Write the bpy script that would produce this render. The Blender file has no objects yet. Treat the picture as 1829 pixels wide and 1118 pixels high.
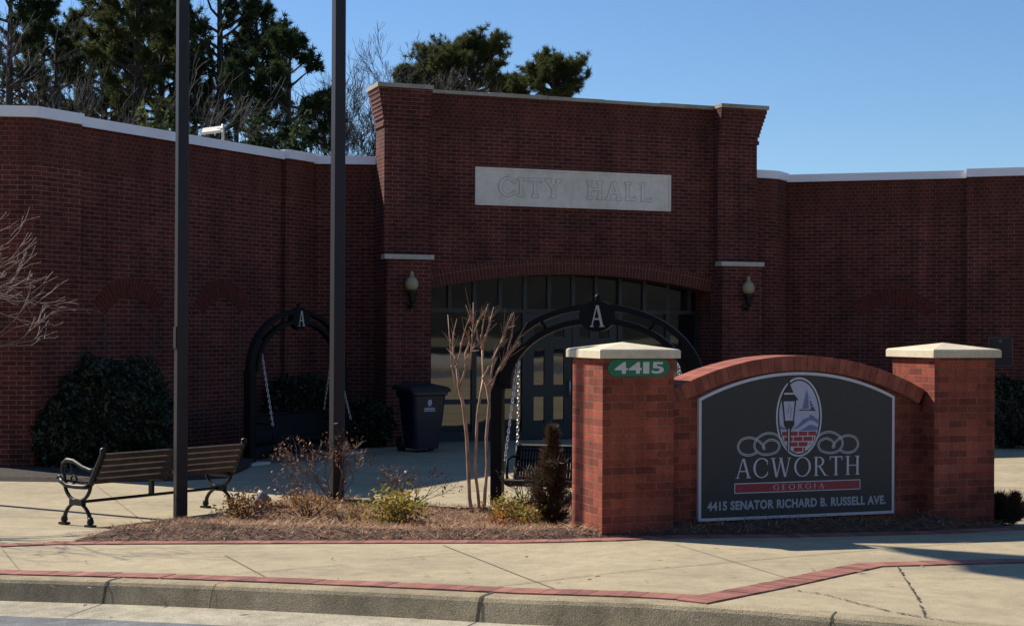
import bpy, bmesh, math, random
import numpy as np
from mathutils import Vector, Matrix

# ------------------------------------------------------------------ camera, sky, sun, exposure
SC = bpy.context.scene
COL = SC.collection
F = 2720.0; CX = 914.5; HY = 588.0; ROLL = .005          # focal length and horizon in pixels of the 1829x1118 photo
RV = np.array([math.cos(ROLL), 0, math.sin(ROLL)]); UV_ = np.array([-math.sin(ROLL), 0, math.cos(ROLL)])
cam = bpy.data.cameras.new('camera'); camo = bpy.data.objects.new('camera', cam); COL.objects.link(camo)
cam.sensor_fit = 'HORIZONTAL'; cam.sensor_width = 36.0; cam.lens = 36.0 * F / 1829.0
cam.shift_y = (HY - 559.0) / 1829.0; cam.clip_start = .1; cam.clip_end = 3000
R_, U_, B_ = Vector(RV), Vector(UV_), Vector((0, -1, 0))
camo.matrix_world = Matrix(((R_.x, U_.x, B_.x, 0), (R_.y, U_.y, B_.y, 0), (R_.z, U_.z, B_.z, 0), (0, 0, 0, 1)))
SC.camera = camo

SUN_AZ = math.radians(60); SUN_EL = math.radians(42)       # azimuth from +Y towards -X (behind the building, from the left)
SUN = Vector((-math.sin(SUN_AZ) * math.cos(SUN_EL), math.cos(SUN_AZ) * math.cos(SUN_EL), math.sin(SUN_EL)))
world = bpy.data.worlds.new('World'); SC.world = world; world.use_nodes = True
wn = world.node_tree; bg = wn.nodes['Background']
sky = wn.nodes.new('ShaderNodeTexSky'); sky.sky_type = 'NISHITA'; sky.sun_disc = False
sky.sun_elevation = SUN_EL; sky.sun_rotation = -SUN_AZ
sky.altitude = 0; sky.air_density = 1.0; sky.dust_density = 0.0; sky.ozone_density = 8.0
wn.links.new(sky.outputs[0], bg.inputs[0]); bg.inputs[1].default_value = .090
sl = bpy.data.lights.new('sun', 'SUN'); slo = bpy.data.objects.new('sun', sl); COL.objects.link(slo)
sl.energy = 5.0; sl.angle = math.radians(.53); sl.color = (1.0, .93, .80)
slo.rotation_euler = SUN.to_track_quat('Z', 'Y').to_euler(); slo.location = SUN * 50
SC.view_settings.view_transform = 'Standard'; SC.view_settings.look = 'None'
SC.view_settings.exposure = 0.5; SC.view_settings.gamma = 1.0
SC.cycles.max_bounces = 6

# ------------------------------------------------------------------ ground shape and survey helpers
def ss(t):
    t = min(1.0, max(0.0, t)); return t * t * (3 - 2 * t)
def sclamp(x, k=.4):
    sp = lambda v: k * math.log1p(math.exp(-abs(v) / k)) + max(v, 0)
    return -5 + sp(x + 5) - sp(x - .77)
def zg(x, y):                                              # the ground: pavement by the street, a fall to the plaza behind
    q = min(-(x - .75) * .342 + (y - 12.76) * .94, (x - .4) * .35 + (y - 12.4) * .936)
    zf = -1.727 + .035 * (sclamp(x) - .77) - .035 * max(q, -4) - .02 * min(5, max(0, x - .77))
    return zf + (-2.03 - zf) * ss((q - .1) / 1.3)
def ray(px, py):
    return np.array([0, 1., 0]) + RV * ((px - CX) / F) + UV_ * ((HY - py) / F)
def at(px, py, D):
    return Vector(ray(px, py) * D)
def gnd(px, py):
    d = ray(px, py); a = 5.0
    while a < 70 and d[2] * a > zg(d[0] * a, a): a += .1
    lo, hi = a - .1, a
    for _ in range(25):
        m = (lo + hi) / 2
        if d[2] * m > zg(d[0] * m, m): lo = m
        else: hi = m
    return Vector(d * hi)

# ------------------------------------------------------------------ materials
def nodes(name):
    m = bpy.data.materials.new(name); m.use_nodes = True
    return m, m.node_tree.nodes, m.node_tree.links, m.node_tree.nodes['Principled BSDF']
def mat(name, col, rough=.7, var=.15, scale=8.0, bump=0.0, bscale=60.0, metal=0.0, spec=.5, col2=None, coat=0.0):
    m, n, l, p = nodes(name)
    tc = n.new('ShaderNodeTexCoord')
    p.inputs['Roughness'].default_value = rough; p.inputs['Metallic'].default_value = metal
    p.inputs['Specular IOR Level'].default_value = spec; p.inputs['Coat Weight'].default_value = coat
    nz = n.new('ShaderNodeTexNoise'); nz.inputs['Scale'].default_value = scale; nz.inputs['Detail'].default_value = 6
    l.new(tc.outputs['Object'], nz.inputs['Vector'])
    rp = n.new('ShaderNodeValToRGB'); l.new(nz.outputs['Fac'], rp.inputs['Fac'])
    c2 = col2 or tuple(min(1, c * (1 + var)) for c in col)
    c1 = tuple(c * (1 - var) for c in col) if col2 is None else col
    rp.color_ramp.elements[0].position = .3; rp.color_ramp.elements[1].position = .7
    rp.color_ramp.elements[0].color = (*c1, 1); rp.color_ramp.elements[1].color = (*c2, 1)
    l.new(rp.outputs[0], p.inputs['Base Color'])
    if bump:
        nb = n.new('ShaderNodeTexNoise'); nb.inputs['Scale'].default_value = bscale; nb.inputs['Detail'].default_value = 4
        l.new(tc.outputs['Object'], nb.inputs['Vector'])
        b = n.new('ShaderNodeBump'); b.inputs['Strength'].default_value = bump; b.inputs['Distance'].default_value = .02
        l.new(nb.outputs['Fac'], b.inputs['Height']); l.new(b.outputs[0], p.inputs['Normal'])
    return m
def brick(name, c1, c2, mortar, w=.203, h=.0677, ms=.006, rot=False, offset=.5, stain=.35, bumpd=.006):
    m, n, l, p = nodes(name)
    uv = n.new('ShaderNodeUVMap'); uv.uv_map = 'UVMap'
    mp = n.new('ShaderNodeMapping'); l.new(uv.outputs[0], mp.inputs['Vector'])
    bt = n.new('ShaderNodeTexBrick'); l.new(mp.outputs[0], bt.inputs['Vector'])
    bt.offset = offset
    for k, v in (('Scale', 1.0), ('Mortar Size', ms), ('Mortar Smooth', .25), ('Bias', -.1), ('Brick Width', w), ('Row Height', h)):
        bt.inputs[k].default_value = v
    bt.inputs['Color1'].default_value = (*c1, 1); bt.inputs['Color2'].default_value = (*c2, 1); bt.inputs['Mortar'].default_value = (*mortar, 1)
    tc = n.new('ShaderNodeTexCoord')
    n1 = n.new('ShaderNodeTexNoise'); n1.inputs['Scale'].default_value = 1.3; n1.inputs['Detail'].default_value = 8
    n1.inputs['Roughness'].default_value = .65
    l.new(tc.outputs['Object'], n1.inputs['Vector'])
    n2 = n.new('ShaderNodeTexNoise'); n2.inputs['Scale'].default_value = 45; n2.inputs['Detail'].default_value = 5
    l.new(tc.outputs['Object'], n2.inputs['Vector'])
    r1 = n.new('ShaderNodeMapRange'); r1.inputs[1].default_value = .3; r1.inputs[2].default_value = .7
    r1.inputs[3].default_value = 1 - stain; r1.inputs[4].default_value = 1 + stain * .5
    l.new(n1.outputs['Fac'], r1.inputs[0])
    r2 = n.new('ShaderNodeMapRange'); r2.inputs[1].default_value = .3; r2.inputs[2].default_value = .7
    r2.inputs[3].default_value = .82; r2.inputs[4].default_value = 1.15
    l.new(n2.outputs['Fac'], r2.inputs[0])
    mp3 = n.new('ShaderNodeMapping'); mp3.inputs['Scale'].default_value = (4.5, 4.5, .35); l.new(tc.outputs['Object'], mp3.inputs['Vector'])
    n3 = n.new('ShaderNodeTexNoise'); n3.inputs['Scale'].default_value = 1; n3.inputs['Detail'].default_value = 7; n3.inputs['Roughness'].default_value = .7
    l.new(mp3.outputs[0], n3.inputs['Vector'])
    r3 = n.new('ShaderNodeMapRange'); r3.inputs[1].default_value = .36; r3.inputs[2].default_value = .62; r3.inputs[3].default_value = .72; r3.inputs[4].default_value = 1.1
    l.new(n3.outputs['Fac'], r3.inputs[0])
    mu0 = n.new('ShaderNodeMath'); mu0.operation = 'MULTIPLY'; l.new(r1.outputs[0], mu0.inputs[0]); l.new(r3.outputs[0], mu0.inputs[1])
    mu = n.new('ShaderNodeMath'); mu.operation = 'MULTIPLY'; l.new(mu0.outputs[0], mu.inputs[0]); l.new(r2.outputs[0], mu.inputs[1])
    mx = n.new('ShaderNodeVectorMath'); mx.operation = 'SCALE'
    l.new(bt.outputs['Color'], mx.inputs[0]); l.new(mu.outputs[0], mx.inputs['Scale'])
    l.new(mx.outputs[0], p.inputs['Base Color'])
    p.inputs['Roughness'].default_value = .88; p.inputs['Specular IOR Level'].default_value = .25
    ad = n.new('ShaderNodeMath'); ad.operation = 'MULTIPLY_ADD'; ad.inputs[1].default_value = -1.0
    l.new(bt.outputs['Fac'], ad.inputs[0])
    ns = n.new('ShaderNodeMath'); ns.operation = 'MULTIPLY'; ns.inputs[1].default_value = .5; l.new(n2.outputs['Fac'], ns.inputs[0])
    l.new(ns.outputs[0], ad.inputs[2])
    b = n.new('ShaderNodeBump'); b.inputs['Strength'].default_value = .8; b.inputs['Distance'].default_value = bumpd
    l.new(ad.outputs[0], b.inputs['Height']); l.new(b.outputs[0], p.inputs['Normal'])
    return m
def concrete(name, base, dark, light, bump=.25, spots=.5):
    m, n, l, p = nodes(name)
    tc = n.new('ShaderNodeTexCoord')
    def noise(s, d=8, r=.6, sy=1.0):
        mp = n.new('ShaderNodeMapping'); mp.inputs['Scale'].default_value = (s, s * sy, s); l.new(tc.outputs['Object'], mp.inputs['Vector'])
        z = n.new('ShaderNodeTexNoise'); z.inputs['Scale'].default_value = 1; z.inputs['Detail'].default_value = d; z.inputs['Roughness'].default_value = r
        l.new(mp.outputs[0], z.inputs['Vector']); return z
    a = noise(.55, 8, .62, 1.6); b_ = noise(6, 6, .7); c = noise(110, 3, .6)
    rp = n.new('ShaderNodeValToRGB'); l.new(a.outputs['Fac'], rp.inputs['Fac'])
    els = rp.color_ramp.elements; els[0].position = .33; els[0].color = (*dark, 1); els[1].position = .68; els[1].color = (*light, 1)
    e = els.new(.5); e.color = (*base, 1)
    r2 = n.new('ShaderNodeMapRange'); r2.inputs[1].default_value = .3; r2.inputs[2].default_value = .72; r2.inputs[3].default_value = 1 - .28 * spots; r2.inputs[4].default_value = 1 + .16 * spots
    l.new(b_.outputs['Fac'], r2.inputs[0])
    r3 = n.new('ShaderNodeMapRange'); r3.inputs[1].default_value = .25; r3.inputs[2].default_value = .75; r3.inputs[3].default_value = 1 - .4 * spots; r3.inputs[4].default_value = 1 + .35 * spots
    l.new(c.outputs['Fac'], r3.inputs[0])
    mu = n.new('ShaderNodeMath'); mu.operation = 'MULTIPLY'; l.new(r2.outputs[0], mu.inputs[0]); l.new(r3.outputs[0], mu.inputs[1])
    mx = n.new('ShaderNodeVectorMath'); mx.operation = 'SCALE'; l.new(rp.outputs[0], mx.inputs[0]); l.new(mu.outputs[0], mx.inputs['Scale'])
    l.new(mx.outputs[0], p.inputs['Base Color']); p.inputs['Roughness'].default_value = .9; p.inputs['Specular IOR Level'].default_value = .25
    bm_ = n.new('ShaderNodeBump'); bm_.inputs['Strength'].default_value = bump; bm_.inputs['Distance'].default_value = .01
    l.new(c.outputs['Fac'], bm_.inputs['Height']); l.new(bm_.outputs[0], p.inputs['Normal'])
    return m
def leafmat(name, cols, rough=.55, spec=.3, trans=.0):
    m, n, l, p = nodes(name)
    g = n.new('ShaderNodeNewGeometry')
    rp = n.new('ShaderNodeValToRGB'); l.new(g.outputs['Random Per Island'], rp.inputs['Fac'])
    els = rp.color_ramp.elements
    while len(els) < len(cols): els.new(.5)
    for i, c in enumerate(cols):
        els[i].position = i / max(1, len(cols) - 1); els[i].color = (*c, 1)
    l.new(rp.outputs[0], p.inputs['Base Color'])
    p.inputs['Roughness'].default_value = rough; p.inputs['Specular IOR Level'].default_value = spec
    if trans:
        tr = n.new('ShaderNodeBsdfTranslucent'); l.new(rp.outputs[0], tr.inputs['Color'])
        mxs = n.new('ShaderNodeMixShader'); mxs.inputs[0].default_value = trans
        l.new(p.outputs[0], mxs.inputs[1]); l.new(tr.outputs[0], mxs.inputs[2])
        l.new(mxs.outputs[0], n['Material Output'].inputs['Surface'])
    return m

M = {}
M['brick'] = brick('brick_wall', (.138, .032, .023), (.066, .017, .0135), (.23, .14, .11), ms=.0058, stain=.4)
M['soldier'] = brick('brick_header_course', (.125, .030, .021), (.075, .019, .014), (.175, .095, .072), w=.106, h=.0677, ms=.005, offset=.5, stain=.25)
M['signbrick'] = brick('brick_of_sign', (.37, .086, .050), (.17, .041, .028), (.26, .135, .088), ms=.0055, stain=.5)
M['rowlock'] = brick('brick_rowlock', (.38, .13, .08), (.30, .095, .06), (.33, .20, .14), w=.0677, h=.203, ms=.005, offset=0.0, stain=.35)
M['paver'] = brick('brick_paver', (.42, .155, .11), (.33, .115, .085), (.22, .10, .075), w=.205, h=.11, ms=.003, offset=0.0, stain=.3, bumpd=.003)
M['arch_brick'] = mat('arch_brick', (.105, .027, .020), .88, .28, 14, .3, 50, spec=.25)
M['mortar'] = mat('mortar', (.22, .135, .105), .9, .15, 10)
M['concrete'] = concrete('pavement_concrete', (.385, .315, .205), (.305, .255, .175), (.43, .355, .235), spots=.75)
M['gutter'] = concrete('gutter_concrete', (.41, .36, .265), (.34, .30, .23), (.46, .41, .31), spots=1.3, bump=.6)
M['kerb'] = concrete('kerb_concrete', (.37, .30, .19), (.25, .205, .135), (.45, .37, .245), spots=1.2, bump=.7)
M['asphalt'] = concrete('asphalt', (.165, .17, .18), (.14, .145, .155), (.195, .197, .20), spots=1.6, bump=.8)
M['joint'] = mat('pavement_joint', (.20, .165, .12), .95, .25, 30)
M['crack'] = mat('crack_soil', (.075, .065, .045), .95, .4, 40)
M['limestone'] = concrete('limestone', (.76, .70, .60), (.66, .60, .51), (.82, .77, .68), spots=.5, bump=.2)
M['coping'] = concrete('weathered_coping', (.36, .32, .26), (.27, .24, .19), (.43, .39, .32), spots=.8, bump=.25)
M['capstone'] = concrete('cap_stone', (.66, .57, .41), (.54, .465, .33), (.72, .63, .47), spots=.6, bump=.25)
M['ledge_stone'] = concrete('ledge_stone', (.50, .46, .40), (.42, .38, .32), (.56, .52, .45), spots=.6, bump=.2)
M['groove'] = mat('incised_groove', (.30, .275, .24), .9, .2, 20)
M['fascia'] = mat('white_metal_fascia', (.80, .80, .83), .45, .05, 2)
M['roofing'] = mat('roofing', (.22, .21, .20), .9, .2, 3)
M['bronze'] = mat('dark_pole_paint', (.019, .016, .018), .5, .15, 5, spec=.35)
M['black'] = mat('black_cast_metal', (.008, .008, .008), .45, .25, 12, .15, 90, spec=.35)
M['blackpaint'] = mat('black_frame_paint', (.006, .006, .0065), .5, .2, 6, spec=.15)
M['galv'] = mat('galvanised_chain', (.55, .55, .54), .35, .2, 20, metal=.85)
M['silver'] = mat('silver_letter', (.44, .43, .41), .4, .08, 10, metal=.3)
M['wood'] = mat('dark_stained_slat', (.055, .034, .020), .55, .35, 9, .25, 40)
M['frame'] = mat('dark_green_frame', (.014, .020, .0195), .45, .15, 4)
M['footing'] = concrete('footing_concrete', (.55, .54, .50), (.48, .47, .43), (.6, .59, .55))
M['binblue'] = mat('dark_blue_plastic', (.007, .009, .024), .42, .2, 6)
M['binlid'] = mat('black_plastic', (.012, .012, .014), .5, .2, 6)
M['sticker'] = mat('sticker_print', (.42, .44, .50), .5, .05, 5)
M['globe'] = mat('aged_lamp_globe', (.34, .29, .155), .4, .12, 9)
M['panel'] = mat('sign_panel_charcoal', (.030, .028, .027), .55, .15, 30)
M['signwhite'] = mat('sign_white', (.56, .545, .56), .5, .05, 12)
M['signaddr'] = mat('sign_address_grey', (.36, .37, .40), .5, .05, 12)
M['signred'] = mat('sign_red', (.30, .022, .035), .5, .12, 20)
M['signblue'] = mat('sign_blue', (.12, .165, .30), .5, .08, 12)
M['signnavy'] = mat('sign_navy', (.03, .035, .075), .5, .08, 12)
M['signsky'] = mat('sign_pale_lilac', (.44, .44, .54), .5, .05, 12)
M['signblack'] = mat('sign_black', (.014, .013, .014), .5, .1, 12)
M['green'] = mat('plate_green', (.004, .15, .07), .45, .1, 12)
M['platewhite'] = mat('plate_numerals', (.58, .56, .53), .5, .05, 12)
M['floodwhite'] = mat('flood_head_white', (.80, .74, .60), .5, .04, 8)
M['floodgrey'] = mat('spot_lamp_grey', (.20, .20, .21), .5, .12, 20)
M['plaque'] = mat('bronze_plaque', (.030, .027, .024), .45, .2, 10, metal=.3)
M['plaquehi'] = mat('bronze_plaque_relief', (.11, .10, .085), .45, .15, 10, metal=.3)
M['soil'] = mat('mulch_soil', (.095, .05, .03), .95, .45, 14, .6, 60)
M['darksoil'] = mat('dark_bark_mulch', (.030, .022, .016), .95, .5, 18, .7, 40)
M['terrain'] = concrete('dry_ground', (.16, .14, .085), (.11, .105, .06), (.21, .18, .11))
M['lot'] = concrete('pale_parking_lot', (.40, .385, .34), (.33, .32, .285), (.45, .43, .38))
M['woods'] = mat('wooded_slope', (.018, .020, .016), .95, .5, .35, .8, 3)
M['bark'] = mat('pine_bark', (.055, .042, .034), .9, .35, 6, .5, 20)
M['baretwig'] = mat('grey_twig', (.060, .050, .050), .9, .25, 5)
M['palebark'] = mat('pale_twig', (.25, .195, .16), .85, .25, 9)
M['crapebark'] = mat('crape_bark', (.40, .235, .145), .7, .45, 6)
M['stem'] = mat('shrub_stem', (.15, .105, .08), .85, .3, 12)
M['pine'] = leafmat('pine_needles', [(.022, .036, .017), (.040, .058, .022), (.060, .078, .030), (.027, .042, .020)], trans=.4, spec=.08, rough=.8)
M['pinelit'] = leafmat('pine_needles_olive_lit', [(.055, .075, .026), (.095, .11, .036), (.12, .12, .045), (.05, .068, .027)], trans=.42, spec=.08, rough=.8)  # lighter olive copy of the pine needles, with sunlight put into the colour
M['brownleaf'] = leafmat('dry_oak_leaves', [(.075, .055, .035), (.11, .08, .05), (.05, .055, .028)], trans=.3, spec=.08, rough=.8)
M['evergreen'] = leafmat('dark_evergreen_leaves', [(.007, .014, .007), (.012, .022, .010), (.022, .034, .014), (.016, .028, .012)], spec=.35, rough=.45)
M['roseleaf'] = leafmat('rose_leaves', [(.10, .03, .026), (.16, .055, .035), (.075, .06, .028), (.20, .08, .05), (.24, .15, .10)], trans=.3)
M['nandina'] = leafmat('yellow_green_leaves', [(.34, .36, .045), (.15, .21, .035), (.55, .36, .06), (.06, .11, .025), (.55, .24, .06), (.25, .29, .045)], trans=.35)
M['orangeleaf'] = leafmat('orange_dry_leaves', [(.36, .16, .05), (.27, .12, .045), (.42, .22, .07), (.20, .13, .045)], trans=.35)
M['redorange'] = leafmat('red_orange_leaves', [(.50, .12, .03), (.55, .20, .05), (.35, .10, .03)], trans=.35)
M['juniper'] = leafmat('bronzed_conifer', [(.11, .062, .036), (.06, .042, .026), (.15, .085, .045), (.045, .05, .024)], trans=.2)
M['straw'] = leafmat('pine_straw', [(.40, .19, .085), (.25, .11, .05), (.58, .37, .20), (.095, .045, .025)], rough=.7)
M['shade_flag'] = mat('flag_cloth', (.30, .05, .06), .8, .1, 4)
def glass_mat():
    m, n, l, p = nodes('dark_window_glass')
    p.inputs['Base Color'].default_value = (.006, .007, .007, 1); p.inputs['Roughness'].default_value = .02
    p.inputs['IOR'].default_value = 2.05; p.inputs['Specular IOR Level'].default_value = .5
    tc = n.new('ShaderNodeTexCoord'); z = n.new('ShaderNodeTexNoise'); z.inputs['Scale'].default_value = 1.1; z.inputs['Detail'].default_value = 1
    l.new(tc.outputs['Object'], z.inputs['Vector'])
    b = n.new('ShaderNodeBump'); b.inputs['Strength'].default_value = .12; b.inputs['Distance'].default_value = .02
    l.new(z.outputs['Fac'], b.inputs['Height']); l.new(b.outputs[0], p.inputs['Normal'])
    return m
M['glass'] = glass_mat()
M['lampglass'] = mat('lamp_lens', (.16, .15, .12), .15, .05, 5, spec=.8)

# ------------------------------------------------------------------ mesh builder
class MB:
    def __init__(s): s.v = []; s.f = []; s.m = []; s.sm = []
    def face(s, pts, mi=0, smooth=False):
        b = len(s.v); s.v += [tuple(p) for p in pts]; s.f.append(tuple(range(b, b + len(pts)))); s.m.append(mi); s.sm.append(smooth)
    def box(s, o, ex, ey, ez, a0, a1, b0, b1, c0, c1, mi=0):
        o, ex, ey, ez = Vector(o), Vector(ex), Vector(ey), Vector(ez)
        P = [o + ex * a + ey * b + ez * c for c in (c0, c1) for b in (b0, b1) for a in (a0, a1)]
        q = [(0, 2, 3, 1), (4, 5, 7, 6), (0, 1, 5, 4), (2, 6, 7, 3), (0, 4, 6, 2), (1, 3, 7, 5)]
        if ex.cross(ey).dot(ez) * (a1 - a0) * (b1 - b0) * (c1 - c0) < 0: q = [t[::-1] for t in q]
        for t in q: s.face([P[i] for i in t], mi)
    def abox(s, x0, x1, y0, y1, z0, z1, mi=0):
        s.box((0, 0, 0), (1, 0, 0), (0, 1, 0), (0, 0, 1), x0, x1, y0, y1, z0, z1, mi)
    def prism(s, poly, o, ex, ez, d, d0, d1, mi=0, mside=None):        # poly in (a, c), extruded along d from d0 to d1 (d1 = front)
        o, ex, ez, d = Vector(o), Vector(ex), Vector(ez), Vector(d)
        ar = sum(poly[i][0] * poly[(i + 1) % len(poly)][1] - poly[(i + 1) % len(poly)][0] * poly[i][1] for i in range(len(poly)))
        pl = list(poly) if (ar > 0) == (ex.cross(ez).dot(d) > 0) else list(poly)[::-1]
        if d1 < d0: pl = pl[::-1]
        A = [o + ex * a + ez * c + d * d0 for a, c in pl]; B = [o + ex * a + ez * c + d * d1 for a, c in pl]
        s.face(B, mi); s.face(A[::-1], mi)
        k = len(pl)
        for i in range(k):
            j = (i + 1) % k; s.face([A[i], A[j], B[j], B[i]], mi if mside is None else mside)
    def tube(s, pts, rad, n=8, mi=0, cap=True, flat=None):
        pts = [Vector(p) for p in pts]; k = len(pts)
        if not hasattr(rad, '__len__'): rad = [rad] * k
        t0 = (pts[1] - pts[0]).normalized()
        u = t0.orthogonal().normalized()
        b = len(s.v)
        for i in range(k):
            t = (pts[min(k - 1, i + 1)] - pts[max(0, i - 1)]).normalized()
            u = (u - t * u.dot(t))
            u = u.normalized() if u.length > 1e-6 else t.orthogonal().normalized()
            w = t.cross(u)
            for j in range(n):
                a = 2 * math.pi * j / n
                s.v.append(tuple(pts[i] + (u * math.cos(a) + w * math.sin(a)) * rad[i]))
        for i in range(k - 1):
            for j in range(n):
                j2 = (j + 1) % n
                s.f.append((b + i * n + j, b + i * n + j2, b + (i + 1) * n + j2, b + (i + 1) * n + j)); s.m.append(mi); s.sm.append(n > 4)
        if cap:
            s.f.append(tuple(b + j for j in range(n))[::-1]); s.m.append(mi); s.sm.append(False)
            s.f.append(tuple(b + (k - 1) * n + j for j in range(n))); s.m.append(mi); s.sm.append(False)
    def lathe(s, prof, o=(0, 0, 0), n=20, mi=0, smooth=True):
        o = Vector(o); b = len(s.v); k = len(prof)
        for r, z in prof:
            for j in range(n):
                a = 2 * math.pi * j / n; s.v.append(tuple(o + Vector((r * math.cos(a), r * math.sin(a), z))))
        for i in range(k - 1):
            for j in range(n):
                j2 = (j + 1) % n
                s.f.append((b + i * n + j, b + i * n + j2, b + (i + 1) * n + j2, b + (i + 1) * n + j)); s.m.append(mi); s.sm.append(smooth)
        s.f.append(tuple(b + j for j in range(n))[::-1]); s.m.append(mi); s.sm.append(False)
        s.f.append(tuple(b + (k - 1) * n + j for j in range(n))); s.m.append(mi); s.sm.append(False)
    def ribbon(s, pl, thick, z0, z1, mi=0):                              # a wall along a plan polyline, thickness to the left of travel
        k = len(pl); P = [Vector((p[0], p[1])) for p in pl]; In = []
        for i in range(k):
            ds = []
            if i > 0: ds.append((P[i] - P[i - 1]).normalized())
            if i < k - 1: ds.append((P[i + 1] - P[i]).normalized())
            ns = [Vector((-d.y, d.x)) for d in ds]; nn = sum(ns, Vector((0, 0))).normalized()
            In.append(P[i] + nn * (thick / max(.3, nn.dot(ns[0]))))
        q = lambda p, z: (p.x, p.y, z)
        for i in range(k - 1):
            a, b, c, d = P[i], P[i + 1], In[i + 1], In[i]
            s.face([q(a, z0), q(b, z0), q(b, z1), q(a, z1)], mi); s.face([q(c, z0), q(d, z0), q(d, z1), q(c, z1)], mi)
            s.face([q(a, z1), q(b, z1), q(c, z1), q(d, z1)], mi); s.face([q(d, z0), q(c, z0), q(b, z0), q(a, z0)], mi)
        s.face([q(In[0], z0), q(P[0], z0), q(P[0], z1), q(In[0], z1)], mi)
        s.face([q(P[-1], z0), q(In[-1], z0), q(In[-1], z1), q(P[-1], z1)], mi)
    def build(s, name, mats, parent=None, org=(0, 0, 0), uv=True):
        me = bpy.data.meshes.new(name)
        V = np.array(s.v, dtype=np.float64)
        O = Vector(org)
        me.from_pydata([tuple(x) for x in (V - np.array(O))], [], s.f)
        if not isinstance(mats, (list, tuple)): mats = [mats]
        for m in mats: me.materials.append(M[m] if isinstance(m, str) else m)
        me.polygons.foreach_set('material_index', s.m); me.polygons.foreach_set('use_smooth', s.sm)
        if uv:
            ul = me.uv_layers.new(name='UVMap'); buf = np.zeros(len(me.loops) * 2)
            for p in me.polygons:
                nx, ny, nz = p.normal
                h = math.hypot(nx, ny)
                for li in p.loop_indices:
                    x, y, z = V[me.loops[li].vertex_index]
                    if h > .7: buf[2 * li] = (-ny * x + nx * y) / h; buf[2 * li + 1] = z
                    else: buf[2 * li] = x; buf[2 * li + 1] = y
            ul.data.foreach_set('uv', buf)
        me.update()
        o = bpy.data.objects.new(name, me); COL.objects.link(o)
        if parent is not None: o.parent = parent
        else: o.location = O
        return o
def raw(name, verts, faces_n, mats, parent=None, org=(0, 0, 0)):        # verts array, consecutive faces of faces_n corners
    V = np.asarray(verts, dtype=np.float32) - np.array(org, dtype=np.float32)
    nv = len(V); nf = nv // faces_n
    me = bpy.data.meshes.new(name); me.vertices.add(nv); me.vertices.foreach_set('co', V.ravel())
    me.loops.add(nv); me.loops.foreach_set('vertex_index', np.arange(nv, dtype=np.int32))
    me.polygons.add(nf); me.polygons.foreach_set('loop_start', np.arange(0, nv, faces_n, dtype=np.int32))
    me.materials.append(M[mats] if isinstance(mats, str) else mats)
    me.update(calc_edges=True); me.validate()
    o = bpy.data.objects.new(name, me); COL.objects.link(o)
    if parent is not None: o.parent = parent
    else: o.location = Vector(org)
    return o
def tag(o, label=None, cat=None, group=None, kind=None):
    if label: o['label'] = label
    if cat: o['category'] = cat
    if group: o['group'] = group
    if kind: o['kind'] = kind
    return o
def thing(name, label, cat, loc=(0, 0, 0), rz=0, group=None):
    o = bpy.data.objects.new(name, None); COL.objects.link(o); o.empty_display_size = .2
    o.location = Vector(loc); o.rotation_euler = (0, 0, rz)
    return tag(o, label, cat, group)
def copy_tree(o, parent=None):
    c = o.copy(); COL.objects.link(c)
    if parent is not None: c.parent = parent
    for ch in list(o.children): copy_tree(ch, c)
    return c

# ------------------------------------------------------------------ lettering
_txt = {}
def text_polys(body, bold=0.0, spacing=1.0):
    key = (body, bold, spacing)
    if key not in _txt:
        cu = bpy.data.curves.new('lettering', 'FONT'); cu.body = body; cu.size = 1; cu.offset = bold; cu.space_character = spacing
        cu.resolution_u = 6
        ob = bpy.data.objects.new('lettering', cu); COL.objects.link(ob)
        bpy.context.view_layer.update()
        me = bpy.data.meshes.new_from_object(ob.evaluated_get(bpy.context.evaluated_depsgraph_get()))
        V = np.array([v.co[:2] for v in me.vertices]); Fc = [tuple(p.vertices) for p in me.polygons]
        bpy.data.objects.remove(ob); bpy.data.curves.remove(cu); bpy.data.meshes.remove(me)
        V = V - V.min(0); V = V / V.max(0)
        _txt[key] = (V, Fc)
    return _txt[key]
def put_text(mb, body, o, ex, ez, d, a0, a1, c0, c1, h, bold=0.0, spacing=1.0, mi=0):   # fits the words into a box on a face
    V, Fc = text_polys(body, bold, spacing); o, ex, ez, d = Vector(o), Vector(ex), Vector(ez), Vector(d)
    P = [o + ex * (a0 + (a1 - a0) * x) + ez * (c0 + (c1 - c0) * y) + d * h for x, y in V]
    for f in Fc:
        pts = [P[i] for i in f]
        nrm = (pts[1] - pts[0]).cross(pts[2] - pts[0])
        if nrm.dot(d) < 0: pts = pts[::-1]
        mb.face(pts, mi)
def ringpoly(cx, cy, rx, ry, tx, ty, a0=0, a1=360, n=28):              # list of quads forming an elliptical ring, thicker at the sides (tx) than top (ty)
    out = []
    for i in range(n):
        q = []
        for k, (rr) in ((i, 1), (i + 1, 1), (i + 1, 0), (i, 0)):
            a = math.radians(a0 + (a1 - a0) * k / n)
            sx = rx if rr else rx - tx; sy = ry if rr else ry - ty
            q.append((cx + sx * math.cos(a), cy + sy * math.sin(a)))
        out.append(q)
    return out
def stk(x0, y0, x1, y1, w):                                             # slanted stroke with horizontal ends
    return [[(x0 - w / 2, y0), (x0 + w / 2, y0), (x1 + w / 2, y1), (x1 - w / 2, y1)]]
def bar(x0, x1, y0, y1): return [[(x0, y0), (x1, y0), (x1, y1), (x0, y1)]]
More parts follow.
